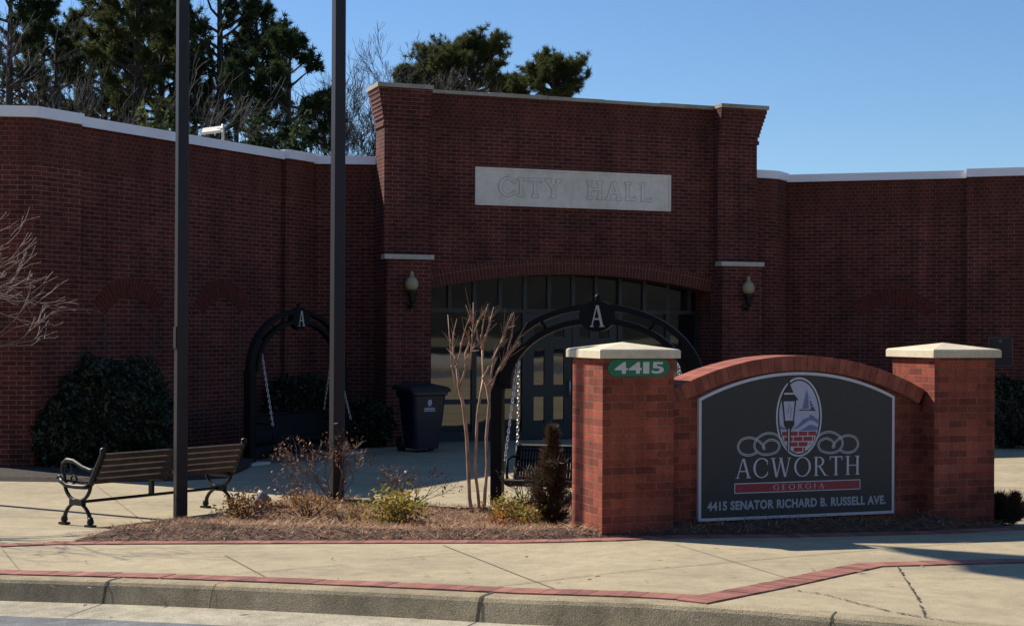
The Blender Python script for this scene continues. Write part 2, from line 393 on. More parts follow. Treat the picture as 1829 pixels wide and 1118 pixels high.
def glyph(ch, T=.115, t=.05, sh=.035, so=.075):                         # serif capitals in a box one unit high; returns width, quads
    def foot(x, w=T): return bar(x - w / 2 - so, x + w / 2 + so, 0, sh)
    def head(x, w=T): return bar(x - w / 2 - so, x + w / 2 + so, 1 - sh, 1)
    if ch == 'A': return .86, stk(.12, sh, .41, 1, t) + stk(.73, sh, .45, 1, T) + bar(.22, .62, .33, .33 + t) + foot(.12, t) + foot(.73)
    if ch == 'C': return .80, ringpoly(.46, .5, .46, .52, T, t, 42, 318) + bar(.76, .76 + t * .8, .66, .90) + bar(.76, .76 + t * .8, .12, .30)
    if ch == 'G': return .88, ringpoly(.46, .5, .46, .52, T, t, 42, 318) + bar(.76, .76 + t * .8, .66, .90) + bar(.72, .72 + T, .08, .42) + bar(.62, .92, .42, .42 + sh)
    if ch == 'O': return .94, ringpoly(.47, .5, .47, .52, T, t)
    if ch == 'W': return 1.22, stk(.16, 1 - sh, .36, 0, T) + stk(.38, 0, .60, .98, t) + stk(.60, .98, .84, 0, T) + stk(.86, 0, 1.08, 1 - sh, t) + head(.16) + head(1.08, t) + head(.60, t)
    if ch == 'R': return .80, stk(.17, sh, .17, 1 - sh, T) + foot(.17) + bar(.05, .34, 1 - sh, 1) + ringpoly(.33, .745, .30, .255, T, t, -90, 90, 14) + bar(.2, .34, .49, .49 + t) + stk(.70, 0, .36, .5, T) + bar(.64, .84, 0, sh)
    if ch == 'T': return .76, stk(.38, sh, .38, 1 - t, T) + foot(.38) + bar(.02, .74, 1 - t, 1) + bar(.02, .02 + t * .8, .80, .96) + bar(.74 - t * .8, .74, .80, .96)
    if ch == 'H': return .90, stk(.17, sh, .17, 1 - sh, T) + stk(.73, sh, .73, 1 - sh, T) + bar(.2, .7, .48, .48 + t) + foot(.17) + foot(.73) + head(.17) + head(.73)
    if ch == 'E': return .66, stk(.17, sh, .17, 1 - sh, T) + bar(.05, .58, 0, t) + bar(.05, .58, 1 - t, 1) + bar(.2, .48, .48, .48 + t) + bar(.56, .60, 0, .2) + bar(.54, .58, .82, 1)
    if ch == 'I': return .36, stk(.18, sh, .18, 1 - sh, T) + foot(.18) + head(.18)
    if ch == 'Y': return .84, stk(.14, 1 - sh, .42, .44, T) + stk(.70, 1 - sh, .44, .44, t) + stk(.43, sh, .43, .46, T) + foot(.43) + head(.14) + head(.70, t)
    if ch == 'L': return .68, stk(.17, sh, .17, 1 - sh, T) + head(.17) + bar(.05, .62, 0, t) + bar(.58, .64, 0, .22)
    return .4, []
def put_serif(mb, body, o, ex, ez, d, a0, a1, c0, c1, h, th=.004, mi=0, track=.1, fat=0.0, **kw):
    x = 0; items = []
    for ch in body:
        w, qs = glyph(ch, **kw); items.append((x, qs)); x += w + track
    tot = x - track; sx = (a1 - a0) / tot; sz = c1 - c0
    o, ex, ez, d = Vector(o), Vector(ex), Vector(ez), Vector(d); k = 0
    for x0, qs in items:
        for q in qs:
            k += 1
            pts = [(a0 + (x0 + a) * sx, c0 + c * sz) for a, c in q]
            if fat:
                P4 = [Vector(p_) for p_ in pts]; sg = 1 if sum(P4[i].x * P4[(i + 1) % 4].y - P4[(i + 1) % 4].x * P4[i].y for i in range(4)) > 0 else -1
                pts = []
                for i in range(4):
                    e0 = (P4[i] - P4[i - 1]).normalized(); e1 = (P4[(i + 1) % 4] - P4[i]).normalized()
                    n0 = Vector((e0.y, -e0.x)) * sg; n1 = Vector((e1.y, -e1.x)) * sg
                    q_ = P4[i] + (n0 + n1) * (fat / max(.35, 1 + n0.dot(n1))); pts.append((q_.x, q_.y))
            mb.prism(pts, o, ex, ez, d, h, h + th + .00015 * (k % 9), mi)

# ------------------------------------------------------------------ the ground
def struct(mb, name, mats, **kw): return tag(mb.build(name, mats, **kw), kind='structure')
def interp(pl, x):
    if x <= pl[0][0]: (x0, y0), (x1, y1) = pl[0], pl[1]
    elif x >= pl[-1][0]: (x0, y0), (x1, y1) = pl[-2], pl[-1]
    else:
        i = max(j for j in range(len(pl) - 1) if pl[j][0] <= x); (x0, y0), (x1, y1) = pl[i], pl[i + 1]
    return y0 + (y1 - y0) * (x - x0) / (x1 - x0)
def gxy(pts): return [(g.x, g.y) for g in (gnd(*p) for p in pts)]
KERB = gxy([(0, 1033.5), (155, 1036), (380, 1044), (620, 1054), (860, 1065.5), (1080, 1074), (1220, 1080), (1406, 1095), (1560, 1107), (1640, 1116)])
KERB = [(-9, KERB[0][1] + 2.2)] + KERB + [(KERB[-1][0] + 1.2, KERB[-1][1] - .28), (9, KERB[-1][1] - 1.0)]
def kerby(x):                                             # smoothed kerb line: outer edge of the kerb's top
    return sum(interp(KERB, x + d) for d in (-.5, -.25, 0, .25, .5)) / 5
XS = [-40, -30, -24, -18, -14, -11] + [round(-9 + .2 * i, 3) for i in range(91)] + [11, 14, 18, 24, 30, 40]
KD = [Vector((1, (kerby(x + .05) - kerby(x - .05)) / .1)).normalized() for x in XS]
KN = [Vector((-d.y, d.x)) for d in KD]                    # into the pavement
def koff(i, t): return (XS[i] + KN[i].x * t, kerby(XS[i]) + KN[i].y * t)
def strip(mb, prof, mi=0, smooth=False):                  # sweep a profile of (offset from the kerb line, height over the ground)
    rows = []
    for i in range(len(XS)):
        row = []
        for t, h in prof:
            x, y = koff(i, t); x2, y2 = koff(i, max(t, 0)); row.append((x, y, zg(x2, y2) + h))
        rows.append(row)
    for i in range(len(XS) - 1):
        for j in range(len(prof) - 1):
            mb.face([rows[i][j], rows[i + 1][j], rows[i + 1][j + 1], rows[i][j + 1]], mi, smooth)
mb = MB(); strip(mb, [(.17, .001), (.045, 0), (.015, -.008), (0, -.03), (-.035, -.155)], smooth=True)
struct(mb, 'kerb', 'kerb')
mb = MB(); strip(mb, [(-.035, -.15), (-.5, -.165)]); struct(mb, 'gutter', 'gutter')
mb = MB(); strip(mb, [(-.5, -.164), (-.9, -.155), (-3.5, -.11), (-7, -.10), (-10.5, -.15)]); struct(mb, 'road', 'asphalt')
mb = MB(); strip(mb, [(-10.5, -.14), (-10.52, 0), (-10.7, .005), (-13.5, .03)]); struct(mb, 'opposite_pavement', 'concrete')
mb = MB(); strip(mb, [(-13.5, .03), (-18, .05), (-26, .1), (-40, .2), (-62, .3), (-90, .4)]); struct(mb, 'parking_lot', 'lot')
mb = MB(); rnd = random.Random(4); hx = [(-200 + 10 * i) for i in range(41)]
hh = [22 + 4 * math.sin(x * .045) + 3.5 * rnd.random() for x in hx]
for i in range(40):
    for (ya, fa), (yb, fb) in (((-82, 0), (-87, .75)), ((-87, .75), (-100, 1)), ((-100, 1), (-140, 1.1))):
        mb.face([(hx[i], ya, -1 + hh[i] * fa), (hx[i + 1], ya, -1 + hh[i + 1] * fa), (hx[i + 1], yb, -1 + hh[i + 1] * fb), (hx[i], yb, -1 + hh[i] * fb)], 0)
struct(mb, 'hills', 'woods')
mb = MB(); mb.face([(-900, -900, -3.2), (900, -900, -3.2), (900, 1500, -3.2), (-900, 1500, -3.2)]); struct(mb, 'ground', 'terrain')
# pavement and plaza: one sheet from the kerb back to the walls
mb = MB(); rows = []
for i in range(len(XS)):
    x0, y0 = koff(i, .17); row = []; y = y0
    ys = [y0 + (18.5 - y0) * k / 48 for k in range(49)] + [19.5, 21, 24, 28, 34]
    for k, y in enumerate(ys):
        f = max(0, 1 - (y - y0) / 3); x = XS[i] + (x0 - XS[i]) * f
        row.append((x, y, zg(x, y)))
    rows.append(row)
for i in range(len(XS) - 1):
    for j in range(len(rows[0]) - 1):
        mb.face([rows[i][j], rows[i + 1][j], rows[i + 1][j + 1], rows[i][j + 1]], 0, True)
struct(mb, 'pavement', 'concrete')
def ribbon_ground(pts, w, lift, mb, mi=0, step=.15, side=1, w1=None):      # a flat band along a ground polyline, lying to its left
    P = [Vector((p[0], p[1])) for p in pts]; Q = []
    for a, b in zip(P, P[1:]):
        k = max(1, int((b - a).length / step))
        Q += [a + (b - a) * j / k for j in range(k)]
    Q.append(P[-1]); n = len(Q); N = []
    for i in range(n):
        t = (Q[min(n - 1, i + 1)] - Q[max(0, i - 1)]).normalized(); N.append(Vector((-t.y, t.x)) * side)
    for i in range(n - 1):
        wa = w if w1 is None else w + (w1 - w) * i / (n - 1); wb = w if w1 is None else w + (w1 - w) * (i + 1) / (n - 1)
        q = [Q[i], Q[i + 1], Q[i + 1] + N[i + 1] * wb, Q[i] + N[i] * wa]
        mb.face([(p.x, p.y, zg(p.x, p.y) + lift) for p in q], mi)
def band(name, pts, w, lift=.010, side=1):
    # soldier-laid pavers along a line: uv runs along the band
    P = [Vector((p[0], p[1])) for p in pts]
    me_v = []; mb = MB(); L = 0; rndm = random.Random(len(pts))
    Q = []
    for a, b in zip(P, P[1:]):
        k = max(1, int(round((b - a).length / .108)))
        Q += [a + (b - a) * j / k for j in range(k)]
    Q.append(P[-1]); n = len(Q)
    for i in range(n - 1):
        ta = (Q[min(n - 1, i + 1)] - Q[max(0, i - 1)]).normalized(); tb = (Q[min(n - 1, i + 2)] - Q[i]).normalized()
        na = Vector((-ta.y, ta.x)) * side; nb = Vector((-tb.y, tb.x)) * side
        g = .0015 / .108; a = Q[i].lerp(Q[i + 1], g); b = Q[i].lerp(Q[i + 1], 1 - g)
        h = lift + rndm.uniform(-.0015, .0015)
        q = [a, b, b + nb * w, a + na * w]
        top = [(p.x, p.y, zg(p.x, p.y) + h) for p in q]
        mi = rndm.choice((0, 0, 1, 2)); mb.face(top, mi)
        lo = [(x, y, z - .012) for x, y, z in top]
        for j in range(4): mb.face([lo[j], lo[(j + 1) % 4], top[(j + 1) % 4], top[j]], mi)
    o = mb.build(name, ['paver_a', 'paver_b', 'paver_c']); return tag(o, kind='structure')
M['paver_a'] = mat('paver_red', (.26, .098, .072), .85, .22, 9, .2, 80)
M['paver_b'] = mat('paver_pale_red', (.30, .12, .09), .85, .22, 9, .2, 80)
M['paver_c'] = mat('paver_dark_red', (.20, .075, .056), .85, .22, 9, .2, 80)
kb = [koff(i, .18) for i in range(len(XS))]
KJ = gnd(1232, 1069)
band('brick_band', [p for p in kb if -12 < p[0] < KJ.x], .21)
B2 = gxy([(1262, 1079), (1420, 1047), (1575, 1012.5), (1829, 1005.5)]); B2.append((B2[-1][0] + 3, B2[-1][1] + .25))
band('brick_band', B2, .21)
BEDF = gxy([(-80, 984), (10, 976.5), (100, 973), (300, 972), (600, 971), (1000, 969), (1100, 966.5), (1205, 962), (1430, 959.5), (1681, 953.5), (1829, 946), (2050, 934)])
band('brick_band', BEDF, .20)
mb = MB(); jm = MB()
for pl, w in (([(790, 974), (1000, 1056)], .010), ([(400, 992), (482, 1036)], .014), ([(-8, 968), (33, 1019)], .014), ([(360, 1030.5), (620, 1008)], .010), ([(690, 1000), (840, 985)], .008),
              ([(890, 1047), (1220, 1012), (1560, 982), (1829, 962)], .011), ([(1205, 972), (1410, 1034)], .008), ([(172, 868), (260, 936)], .012), ([(0, 922), (110, 925), (330, 926)], .010),
              ([(560, 797), (1100, 850), (1829, 872)], .02), ([(450, 822), (560, 808), (640, 800)], .02), ([(660, 893), (1000, 865)], .014), ([(1700, 893), (1829, 888)], .014)):
    ribbon_ground(gxy(pl), w, .006, jm)
struct(jm, 'pavement_joints', 'joint')
rnd = random.Random(11); cm = MB()
for pl in ([(1412, 1054), (1470, 1062), (1530, 1078), (1590, 1093), (1650, 1104), (1700, 1111)], [(1599, 1010), (1622, 1045), (1640, 1075), (1650, 1103)]):
    g = gxy(pl)
    for a, b in zip(g, g[1:]):
        k = 22
        for j in range(k):
            if rnd.random() < .22: continue
            p = Vector(a).lerp(Vector(b), j / k); q = Vector(a).lerp(Vector(b), (j + rnd.uniform(.8, 1.6)) / k)
            p += Vector((rnd.gauss(0, .006), rnd.gauss(0, .006)))
            ribbon_ground([p, q], rnd.uniform(.004, .022), .006 + .001 * (j % 3), cm, w1=rnd.uniform(.004, .02))
struct(cm, 'pavement_cracks', 'crack')
# joints in the kerb and gutter
km = MB()
for px, w in ((150, .022), (861, .024), (360, .006), (1440, .01)):
    i = min(range(len(XS)), key=lambda k: abs(XS[k] - gnd(px, 1040 + px * .03).x)); x = XS[i]; d = KD[i]; n_ = KN[i]
    pr = [(.17, .003), (.045, .003), (.012, -.004), (-.004, -.03), (-.040, -.148), (-.5 if w > .02 else -.06, -.160)]
    for (t0, h0), (t1, h1) in zip(pr, pr[1:]):
        b0 = Vector(koff(i, t0)); b1 = Vector(koff(i, t1)); z0 = zg(*koff(i, 0))
        ww = w if t1 > -.1 else w * .35
        km.face([(b0.x, b0.y, z0 + h0), (b0.x + d.x * ww, b0.y + d.y * ww, z0 + h0), (b1.x + d.x * ww, b1.y + d.y * ww, z0 + h1), (b1.x, b1.y, z0 + h1)])
struct(km, 'kerb_joints', 'crack')
# the planting bed: a mound of pine straw
def inpoly(x, y, P):
    c = False; j = len(P) - 1
    for i in range(len(P)):
        if (P[i][1] > y) != (P[j][1] > y) and x < (P[j][0] - P[i][0]) * (y - P[i][1]) / (P[j][1] - P[i][1]) + P[i][0]: c = not c
        j = i
    return c
def dpoly(x, y, P):
    d = 9
    for i in range(len(P)):
        a = Vector(P[i]); b = Vector(P[(i + 1) % len(P)]); p = Vector((x, y)); ab = b - a
        t = max(0, min(1, (p - a).dot(ab) / ab.length_squared)); d = min(d, (p - a - ab * t).length)
    return d
front = [Vector(p) for p in BEDF[2:-1]]
fo = []
for i, p in enumerate(front):
    t = (front[min(len(front) - 1, i + 1)] - front[max(0, i - 1)]).normalized(); fo.append((p.x - t.y * .20, p.y + t.x * .20))
back = gxy([(1790, 905), (1600, 905), (1200, 908), (1020, 908), (965, 900), (880, 906), (835, 917), (770, 913), (700, 906), (640, 899), (560, 896), (490, 903), (420, 920), (345, 938), (240, 951), (140, 963)])
BED = fo + back
bx0, bx1 = min(p[0] for p in BED), max(p[0] for p in BED); by0, by1 = min(p[1] for p in BED), max(p[1] for p in BED)
rnd = random.Random(3)
NZ = [(rnd.uniform(2, 9), rnd.uniform(2, 9), rnd.uniform(0, 6), rnd.uniform(.2, 1)) for _ in range(9)]
def bedz(x, y):
    d = dpoly(x, y, BED)
    w = sum(math.sin(x * a + y * b + c) * k for a, b, c, k in NZ) / 9
    return zg(x, y) + .012 + .075 * ss(d / .28) + .075 * w * ss(d / .2)
mb = MB(); st = .09; nx = int((bx1 - bx0) / st) + 2; ny = int((by1 - by0) / st) + 2; grid = {}
for i in range(nx):
    for j in range(ny):
        x, y = bx0 + i * st, by0 + j * st
        if inpoly(x, y, BED): grid[i, j] = (x, y, bedz(x, y))
        elif dpoly(x, y, BED) < .10: grid[i, j] = (x, y, zg(x, y) - .012)
for (i, j) in list(grid):
    q = [(i, j), (i + 1, j), (i + 1, j + 1), (i, j + 1)]
    if all(k in grid for k in q): mb.face([grid[k] for k in q], 0, True)
struct(mb, 'planting_bed', 'soil')
rng = np.random.default_rng(5); tri = []
cells = [v for v in grid.values() if v[2] > zg(v[0], v[1]) - .005]
for c in range(48000):
    x, y, z = cells[rng.integers(len(cells))]
    x += rng.normal() * .06; y += rng.normal() * .06
    if y > 14.2 and x > .9: continue
    if not inpoly(x, y, BED) and rng.random() > .25: continue
    z = max(z, zg(x, y)) + rng.uniform(.0, .022); a = rng.uniform(0, 6.283); L = rng.uniform(.05, .14); w = rng.uniform(.0022, .005)
    dx, dy, dz = math.cos(a) * L, math.sin(a) * L, rng.uniform(-.02, .05)
    px_, py_ = -math.sin(a) * w, math.cos(a) * w
    tri += [(x - px_, y - py_, z), (x + px_, y + py_, z), (x + dx, y + dy, z + dz + .004)]
tag(raw('pine_straw', tri, 3, 'straw'), 'brown pine straw strewn over the planting bed', 'mulch', kind='stuff')

wb = gxy([(-160, 858), (0, 860), (150, 862), (300, 860), (400, 855), (440, 838), (455, 820), (520, 812), (590, 806), (640, 803)])
mb = MB()
for a, b in zip(wb, wb[1:]):
    k = max(1, int((Vector(b) - Vector(a)).length / .4))
    for j in range(k):
        p = Vector(a).lerp(Vector(b), j / k); q = Vector(a).lerp(Vector(b), (j + 1) / k)
        for (f0, h0), (f1, h1) in (((0, -.02), (.15, .05)), ((.15, .05), (.9, .09)), ((.9, .09), (9, .12))):
            mb.face([(p.x, p.y + f0, -2.03 + h0), (q.x, q.y + f0, -2.03 + h0), (q.x, q.y + f1, -2.03 + h1), (p.x, p.y + f1, -2.03 + h1)], 0, True)
struct(mb, 'wall_bed', 'darksoil')
lt = []
for c in range(70):
    g = gnd(rng.uniform(0, 1829), rng.choice([rng.uniform(975, 1030), rng.uniform(1040, 1075) * .98])); 
    if inpoly(g.x, g.y, BED): continue
    a = rng.uniform(0, 6.28); L = rng.uniform(.012, .045); w = L * rng.uniform(.12, .4); d = np.array([math.cos(a) * L, math.sin(a) * L, rng.uniform(0, .008)]); p = np.array([-math.sin(a) * w, math.cos(a) * w, 0]); o = np.array([g.x, g.y, g.z + .014])
    lt += [o - d, o + p, o + d, o - p]
tag(raw('leaf_litter', lt, 4, 'straw'), 'stray bits of straw and leaf on the pavement', 'litter', kind='stuff')
# ------------------------------------------------------------------ the city hall
TH = math.atan(.366); E_ = Vector((math.cos(TH), math.sin(TH), 0)); N_ = Vector((math.sin(TH), -math.cos(TH), 0)); ZZ = Vector((0, 0, 1))
O_ = Vector((-2.22, 26.3, 0)); W_ = 7.28; ZB = -2.03
hall = thing('city_hall', 'single storey red brick city hall with tall entrance pavilion and curved wings', 'building', (1.2, 27.6, ZB))
HO = (1.2, 27.6, ZB)
def hp(mb, name, mats, parent=hall): return mb.build(name, mats, parent, HO)
def fbox(mb, s0, s1, d0, d1, z0, z1, mi=0): mb.box(O_, E_, N_, ZZ, s0, s1, d0, d1, z0, z1, mi)
SL, SR, SPR, ARC = .91, 6.42, .71, 13.46
SM = (SL + SR) / 2; ZC = 1.0 - ARC
def arcz(s, off=0): return ZC + math.sqrt((ARC + off) ** 2 - (s - SM) ** 2)
zt0, zt1 = 3.60, 4.14
poly = [(.82, ZB - .1), (.82, zt0), (6.46, zt0), (6.46, ZB - .1), (SR, ZB - .1), (SR, arcz(SR))]
poly += [(SR + (SL - SR) * k / 28, arcz(SR + (SL - SR) * k / 28)) for k in range(1, 28)] + [(SL, arcz(SL)), (SL, ZB - .1)]
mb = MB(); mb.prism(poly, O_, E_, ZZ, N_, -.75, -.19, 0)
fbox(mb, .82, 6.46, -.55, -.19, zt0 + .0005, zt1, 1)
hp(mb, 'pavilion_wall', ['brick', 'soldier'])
steps = [(3.50, 3.57, .03), (3.57, 3.64, .012), (3.64, 3.71, .035), (3.71, 3.78, .05), (3.78, 3.85, .065), (3.85, 3.92, .082), (3.92, 3.99, .10), (3.99, 4.07, .118), (4.07, 4.15, .135)]
for s0, s1, lo, hi in ((0, .82, 1, 0), (6.46, 7.28, 0, 1)):
    mb = MB(); fbox(mb, s0, s1, -.56, 0, ZB - .1, 3.50, 0)
    for z0, z1, f in steps: fbox(mb, s0 - f * lo - (.004 if not lo else 0), s1 + f * hi + (.004 if not hi else 0), -.56 - f * .3, f, z0 + .0004, z1, 0)
    pil = hp(mb, 'corner_pilaster', ['brick', 'soldier'])
    mb = MB(); fbox(mb, s0 - (.165 * lo if lo else .02), s1 + (.165 * hi if hi else .02), -.62, .165, 4.152, 4.225)
    mb.build('coping', 'coping', pil, HO)
    s2, s3 = (0.0, .80) if lo else (6.46, 7.28)
    mb = MB(); fbox(mb, s2, s3, .001, .20, ZB - .1, 1.195); lp = hp(mb, 'buttress', 'brick')
    mb = MB(); fbox(mb, s2 - .05, s3 + .035, .002, .245, 1.196, 1.278)
    c = mb.build('ledge', 'ledge_stone', lp, HO)
mb = MB()
for k in range(5):
    a = .84 + (6.44 - .84) * k / 5; b = .84 + (6.44 - .84) * (k + 1) / 5 - .006
    fbox(mb, a, b, -.60, -.13 - .006 * (k % 2), 4.142, 4.20 + .006 * ((k * 2) % 3))
hp(mb, 'parapet_coping', 'coping')
# arch ring of the entrance
mb = MB(); n = 84
for k in range(n):
    a0 = -math.asin((SM - SL) / ARC) * (1 - 2 * k / n); a1 = -math.asin((SM - SL) / ARC) * (1 - 2 * (k + 1) / n)
    g = (a1 - a0) * .11; a0 += g; a1 -= g
    for r0, r1 in ((ARC + .004, ARC + .195), (ARC + .205, ARC + .29)):
        q = [(SM + r * math.sin(a), ZC + r * math.cos(a)) for r, a in ((r0, a0), (r0, a1), (r1, a1), (r1, a0))]
        mb.prism(q, O_, E_, ZZ, N_, -.20, -.176 + .002 * (k % 3), 0)
am = math.asin((SM - SL) / ARC)
pm = [(SM + ARC * math.sin(-am + 2 * am * k / 30), ZC + ARC * math.cos(-am + 2 * am * k / 30) + .002) for k in range(31)] + [(SM + (ARC + .292) * math.sin(am - 2 * am * k / 30), ZC + (ARC + .292) * math.cos(am - 2 * am * k / 30)) for k in range(31)]
mb.prism(pm, O_, E_, ZZ, N_, -.21, -.182, 1)
hp(mb, 'entrance_arch', ['arch_brick', 'mortar'])
# the carved name panel
mb = MB(); fbox(mb, 1.715, 5.56, -.189, -.165, 2.205, 2.88)
fbox(mb, 1.715, 5.56, -.165, -.150, 2.205, 2.245); fbox(mb, 1.715, 5.56, -.165, -.150, 2.84, 2.88)
fbox(mb, 1.715, 1.752, -.165, -.1502, 2.2455, 2.8395); fbox(mb, 5.523, 5.56, -.165, -.1502, 2.2455, 2.8395)
pan = hp(mb, 'name_panel', 'limestone')
kw = dict(T=.17, t=.13, sh=.12, so=.08)
for word, a0, a1 in (('CITY', 2.16, 3.36), ('HALL', 3.86, 5.17)):
    mb = MB(); put_serif(mb, word, O_, E_, ZZ, N_, a0, a1, 2.375, 2.715, -.1649, .0025, 0, track=.18, fat=.008, **kw)
    put_serif(mb, word, O_, E_, ZZ, N_, a0, a1, 2.375, 2.715, -.1615, .004, 1, track=.18, **kw)
    mb.build('lettering', ['groove', 'limestone'], pan, HO)
# entrance glazing: frame, panes, doors
GD = -.72
gl = [1.09, 1.415, 1.885, 2.38, 2.86, 3.335, 3.815, 4.28, 4.77, 5.27, 5.76, 6.21]
mb = MB()
fw = .035
def fr(s0, s1, z0, z1, d1=GD + .06): fbox(mb, s0, s1, GD - .05, d1, z0, z1)
for s in gl[1:]: fr(s - fw, s + fw, .37, arcz(s) + .02, GD + .055)
fr(SL, SR, .30, .37); 
for s in (1.885, 2.86, 4.77, 5.76): fr(s - .045, s + .045, ZB, .30, GD + .05)
fr(2.905, 4.725, .14, .2995, GD + .03)
for s0, s1 in ((SL, 1.84), (1.93, 2.815), (4.815, 5.715), (5.805, SR)):
    fr(s0, s1, -1.36, -1.27, GD + .045); fr(s0, s1, ZB, ZB + .16, GD + .045)
fr(SL, SL + .06, ZB + .161, .2995, GD + .04); fr(SR - .06, SR, ZB + .161, .2995, GD + .04)
ef = hp(mb, 'entrance_frame', 'frame')
def pane(s0, s1, z0, z1, par=None, arched=False, tilt=0.0):
    mb = MB()
    if arched:
        p = [(s0, z0), (s1, z0)] + [(s1 + (s0 - s1) * k / 4, arcz(s1 + (s0 - s1) * k / 4) + .01) for k in range(5)]
    else: p = [(s0, z0), (s1, z0), (s1, z1), (s0, z1)]
    o2 = O_ + N_ * random.Random(int(s0 * 977 + z0 * 313)).uniform(-.004, .004)
    mb.prism(p, o2, (E_ + N_ * tilt).normalized(), ZZ, N_, GD - .012, GD + .002)
    return mb.build('pane', 'glass', par or ef, HO)
b = [SL] + [g for g in gl[1:]] + [SR]
for a, c in zip(b, b[1:]): pane(a + fw, c - fw, .37, 1, None, True, random.Random(int(a * 100)).uniform(-.01, .01))
for s0, s1 in ((SL + .06, 1.84), (1.93, 2.815), (4.815, 5.715), (5.805, SR - .06)):
    pane(s0, s1, -1.27, .2995); pane(s0, s1, ZB + .16, -1.36)
for s0, s1, hs in ((2.91, 3.80, 3.74), (3.815, 4.72, 3.88)):
    mb = MB(); cols = [(s0 + .14, s0 + .35), (s0 + .53, s0 + .74)]; rws = [(-1.72, -1.24), (-1.02, -.36), (-.16, .05)]
    ds0, ds1 = GD - .03, GD + .025
    xs = [s0, cols[0][0], cols[0][1], cols[1][0], cols[1][1], s1]; zs = [ZB + .015] + [v for r in rws for v in r] + [.1395]
    for i in range(5):
        for j in range(7):
            if i in (1, 3) and j in (1, 3, 5): continue
            fbox(mb, xs[i], xs[i + 1], ds0, ds1, zs[j], zs[j + 1])
    dr = hp(mb, 'door', 'frame')
    for c0, c1 in cols:
        for z0, z1 in rws: pane(c0, c1, z0, z1, dr)
    mb = MB(); hx_ = O_ + E_ * hs + N_ * (GD + .025)
    mb.tube([hx_ + ZZ * -1.22, hx_ + N_ * .06 + ZZ * -1.22, hx_ + N_ * .07 + ZZ * -1.2, hx_ + N_ * .07 + ZZ * -.97, hx_ + N_ * .06 + ZZ * -.95, hx_ + ZZ * -.95], .013, 6)
    mb.build('handle', 'galv', dr, HO)
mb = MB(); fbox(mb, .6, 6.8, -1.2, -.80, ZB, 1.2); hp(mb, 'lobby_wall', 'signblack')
# wings: plan polylines run so that the wall thickness falls away from the court
LW = [(-16.0, 24.6), (-8.3, 23.4), (-7.2, 21.1), (-6.65, 21.18), (-6.23, 21.9), (-3.92, 26.1), (-3.53, 26.78), (-2.05, 26.9)]
RW = [(4.45, 29.0), (4.78, 29.12), (5.03, 29.25), (5.3, 29.7), (8.56, 28.72), (9.45, 28.42), (15, 26.7)]
def along(pl, off):                                        # shift a polyline towards the court by off
    P = [Vector(p) for p in pl]; out = []
    for i in range(len(P)):
        ds = ([(P[i] - P[i - 1]).normalized()] if i else []) + ([(P[i + 1] - P[i]).normalized()] if i < len(P) - 1 else [])
        ns = [Vector((d.y, -d.x)) for d in ds]; nn = sum(ns, Vector((0, 0))).normalized(); out.append(P[i] + nn * off / max(.3, nn.dot(ns[0])))
    return [(p.x, p.y) for p in out]
ZW = 2.90; zs_ = 2.28
def lerp2(a, b, t): return (a[0] + (b[0] - a[0]) * t, a[1] + (b[1] - a[1]) * t)
for nm, pl, pils in (('left', LW, [(LW[2], LW[3], LW[4]), (LW[5], LW[6])]), ('right', RW, [(RW[0], RW[1], RW[2], RW[3], lerp2(RW[3], RW[4], .0)), (RW[4], RW[5], RW[6])])):
    mb = MB(); base = along(pl, -.05)
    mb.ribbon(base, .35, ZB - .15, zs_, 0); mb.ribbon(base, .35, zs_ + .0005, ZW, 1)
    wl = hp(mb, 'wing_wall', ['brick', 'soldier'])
    for pp in pils:
        mb = MB(); q = along(list(pp), .045)
        if len(q) == 5: q = q[:4]
        mb.ribbon(q, .12, ZB - .15, zs_ + .001, 0); mb.ribbon(q, .12, zs_ + .0015, ZW + .001, 1)
        mb.build('pilaster', ['brick', 'soldier'], wl, HO)
        mb = MB(); mb.ribbon(along(q, .05), .3, ZW + .004, 3.056); mb.build('coping', 'fascia', wl, HO)
    mb = MB(); mb.ribbon(along(pl, .01), .45, ZW + .0025, 3.035)
    mb.ribbon(along(pl, .022), .02, ZW - .012, ZW + .012)
    mb.build('coping', 'fascia', wl, HO)
mb = MB(); rp = along(LW, -.2)[:-1] + [(-1.7, 27.2), (4.3, 29.4)] + along(RW, -.2)[1:] + [(15, 60), (-16, 60)]
mb.face([(x, y, 2.82) for x, y in rp]); mb.face([(x, y, 2.6) for x, y in rp][::-1])
rf = hp(mb, 'roof', 'roofing')
mb = MB(); mb.ribbon([(15, 59.8), (-16, 59.8)], .3, ZB - .15, 2.85); mb.ribbon([(-15.9, 60), (-15.9, 25)], .3, ZB - .15, 2.85); mb.ribbon([(14.9, 27), (14.9, 60)], .3, ZB - .15, 2.85)
hp(mb, 'rear_wall', 'brick')
# pavilion body behind its parapet
mb = MB(); fbox(mb, .3, 7.0, -3.2, -.76, ZB, 2.83); hp(mb, 'pavilion_body', 'brick')
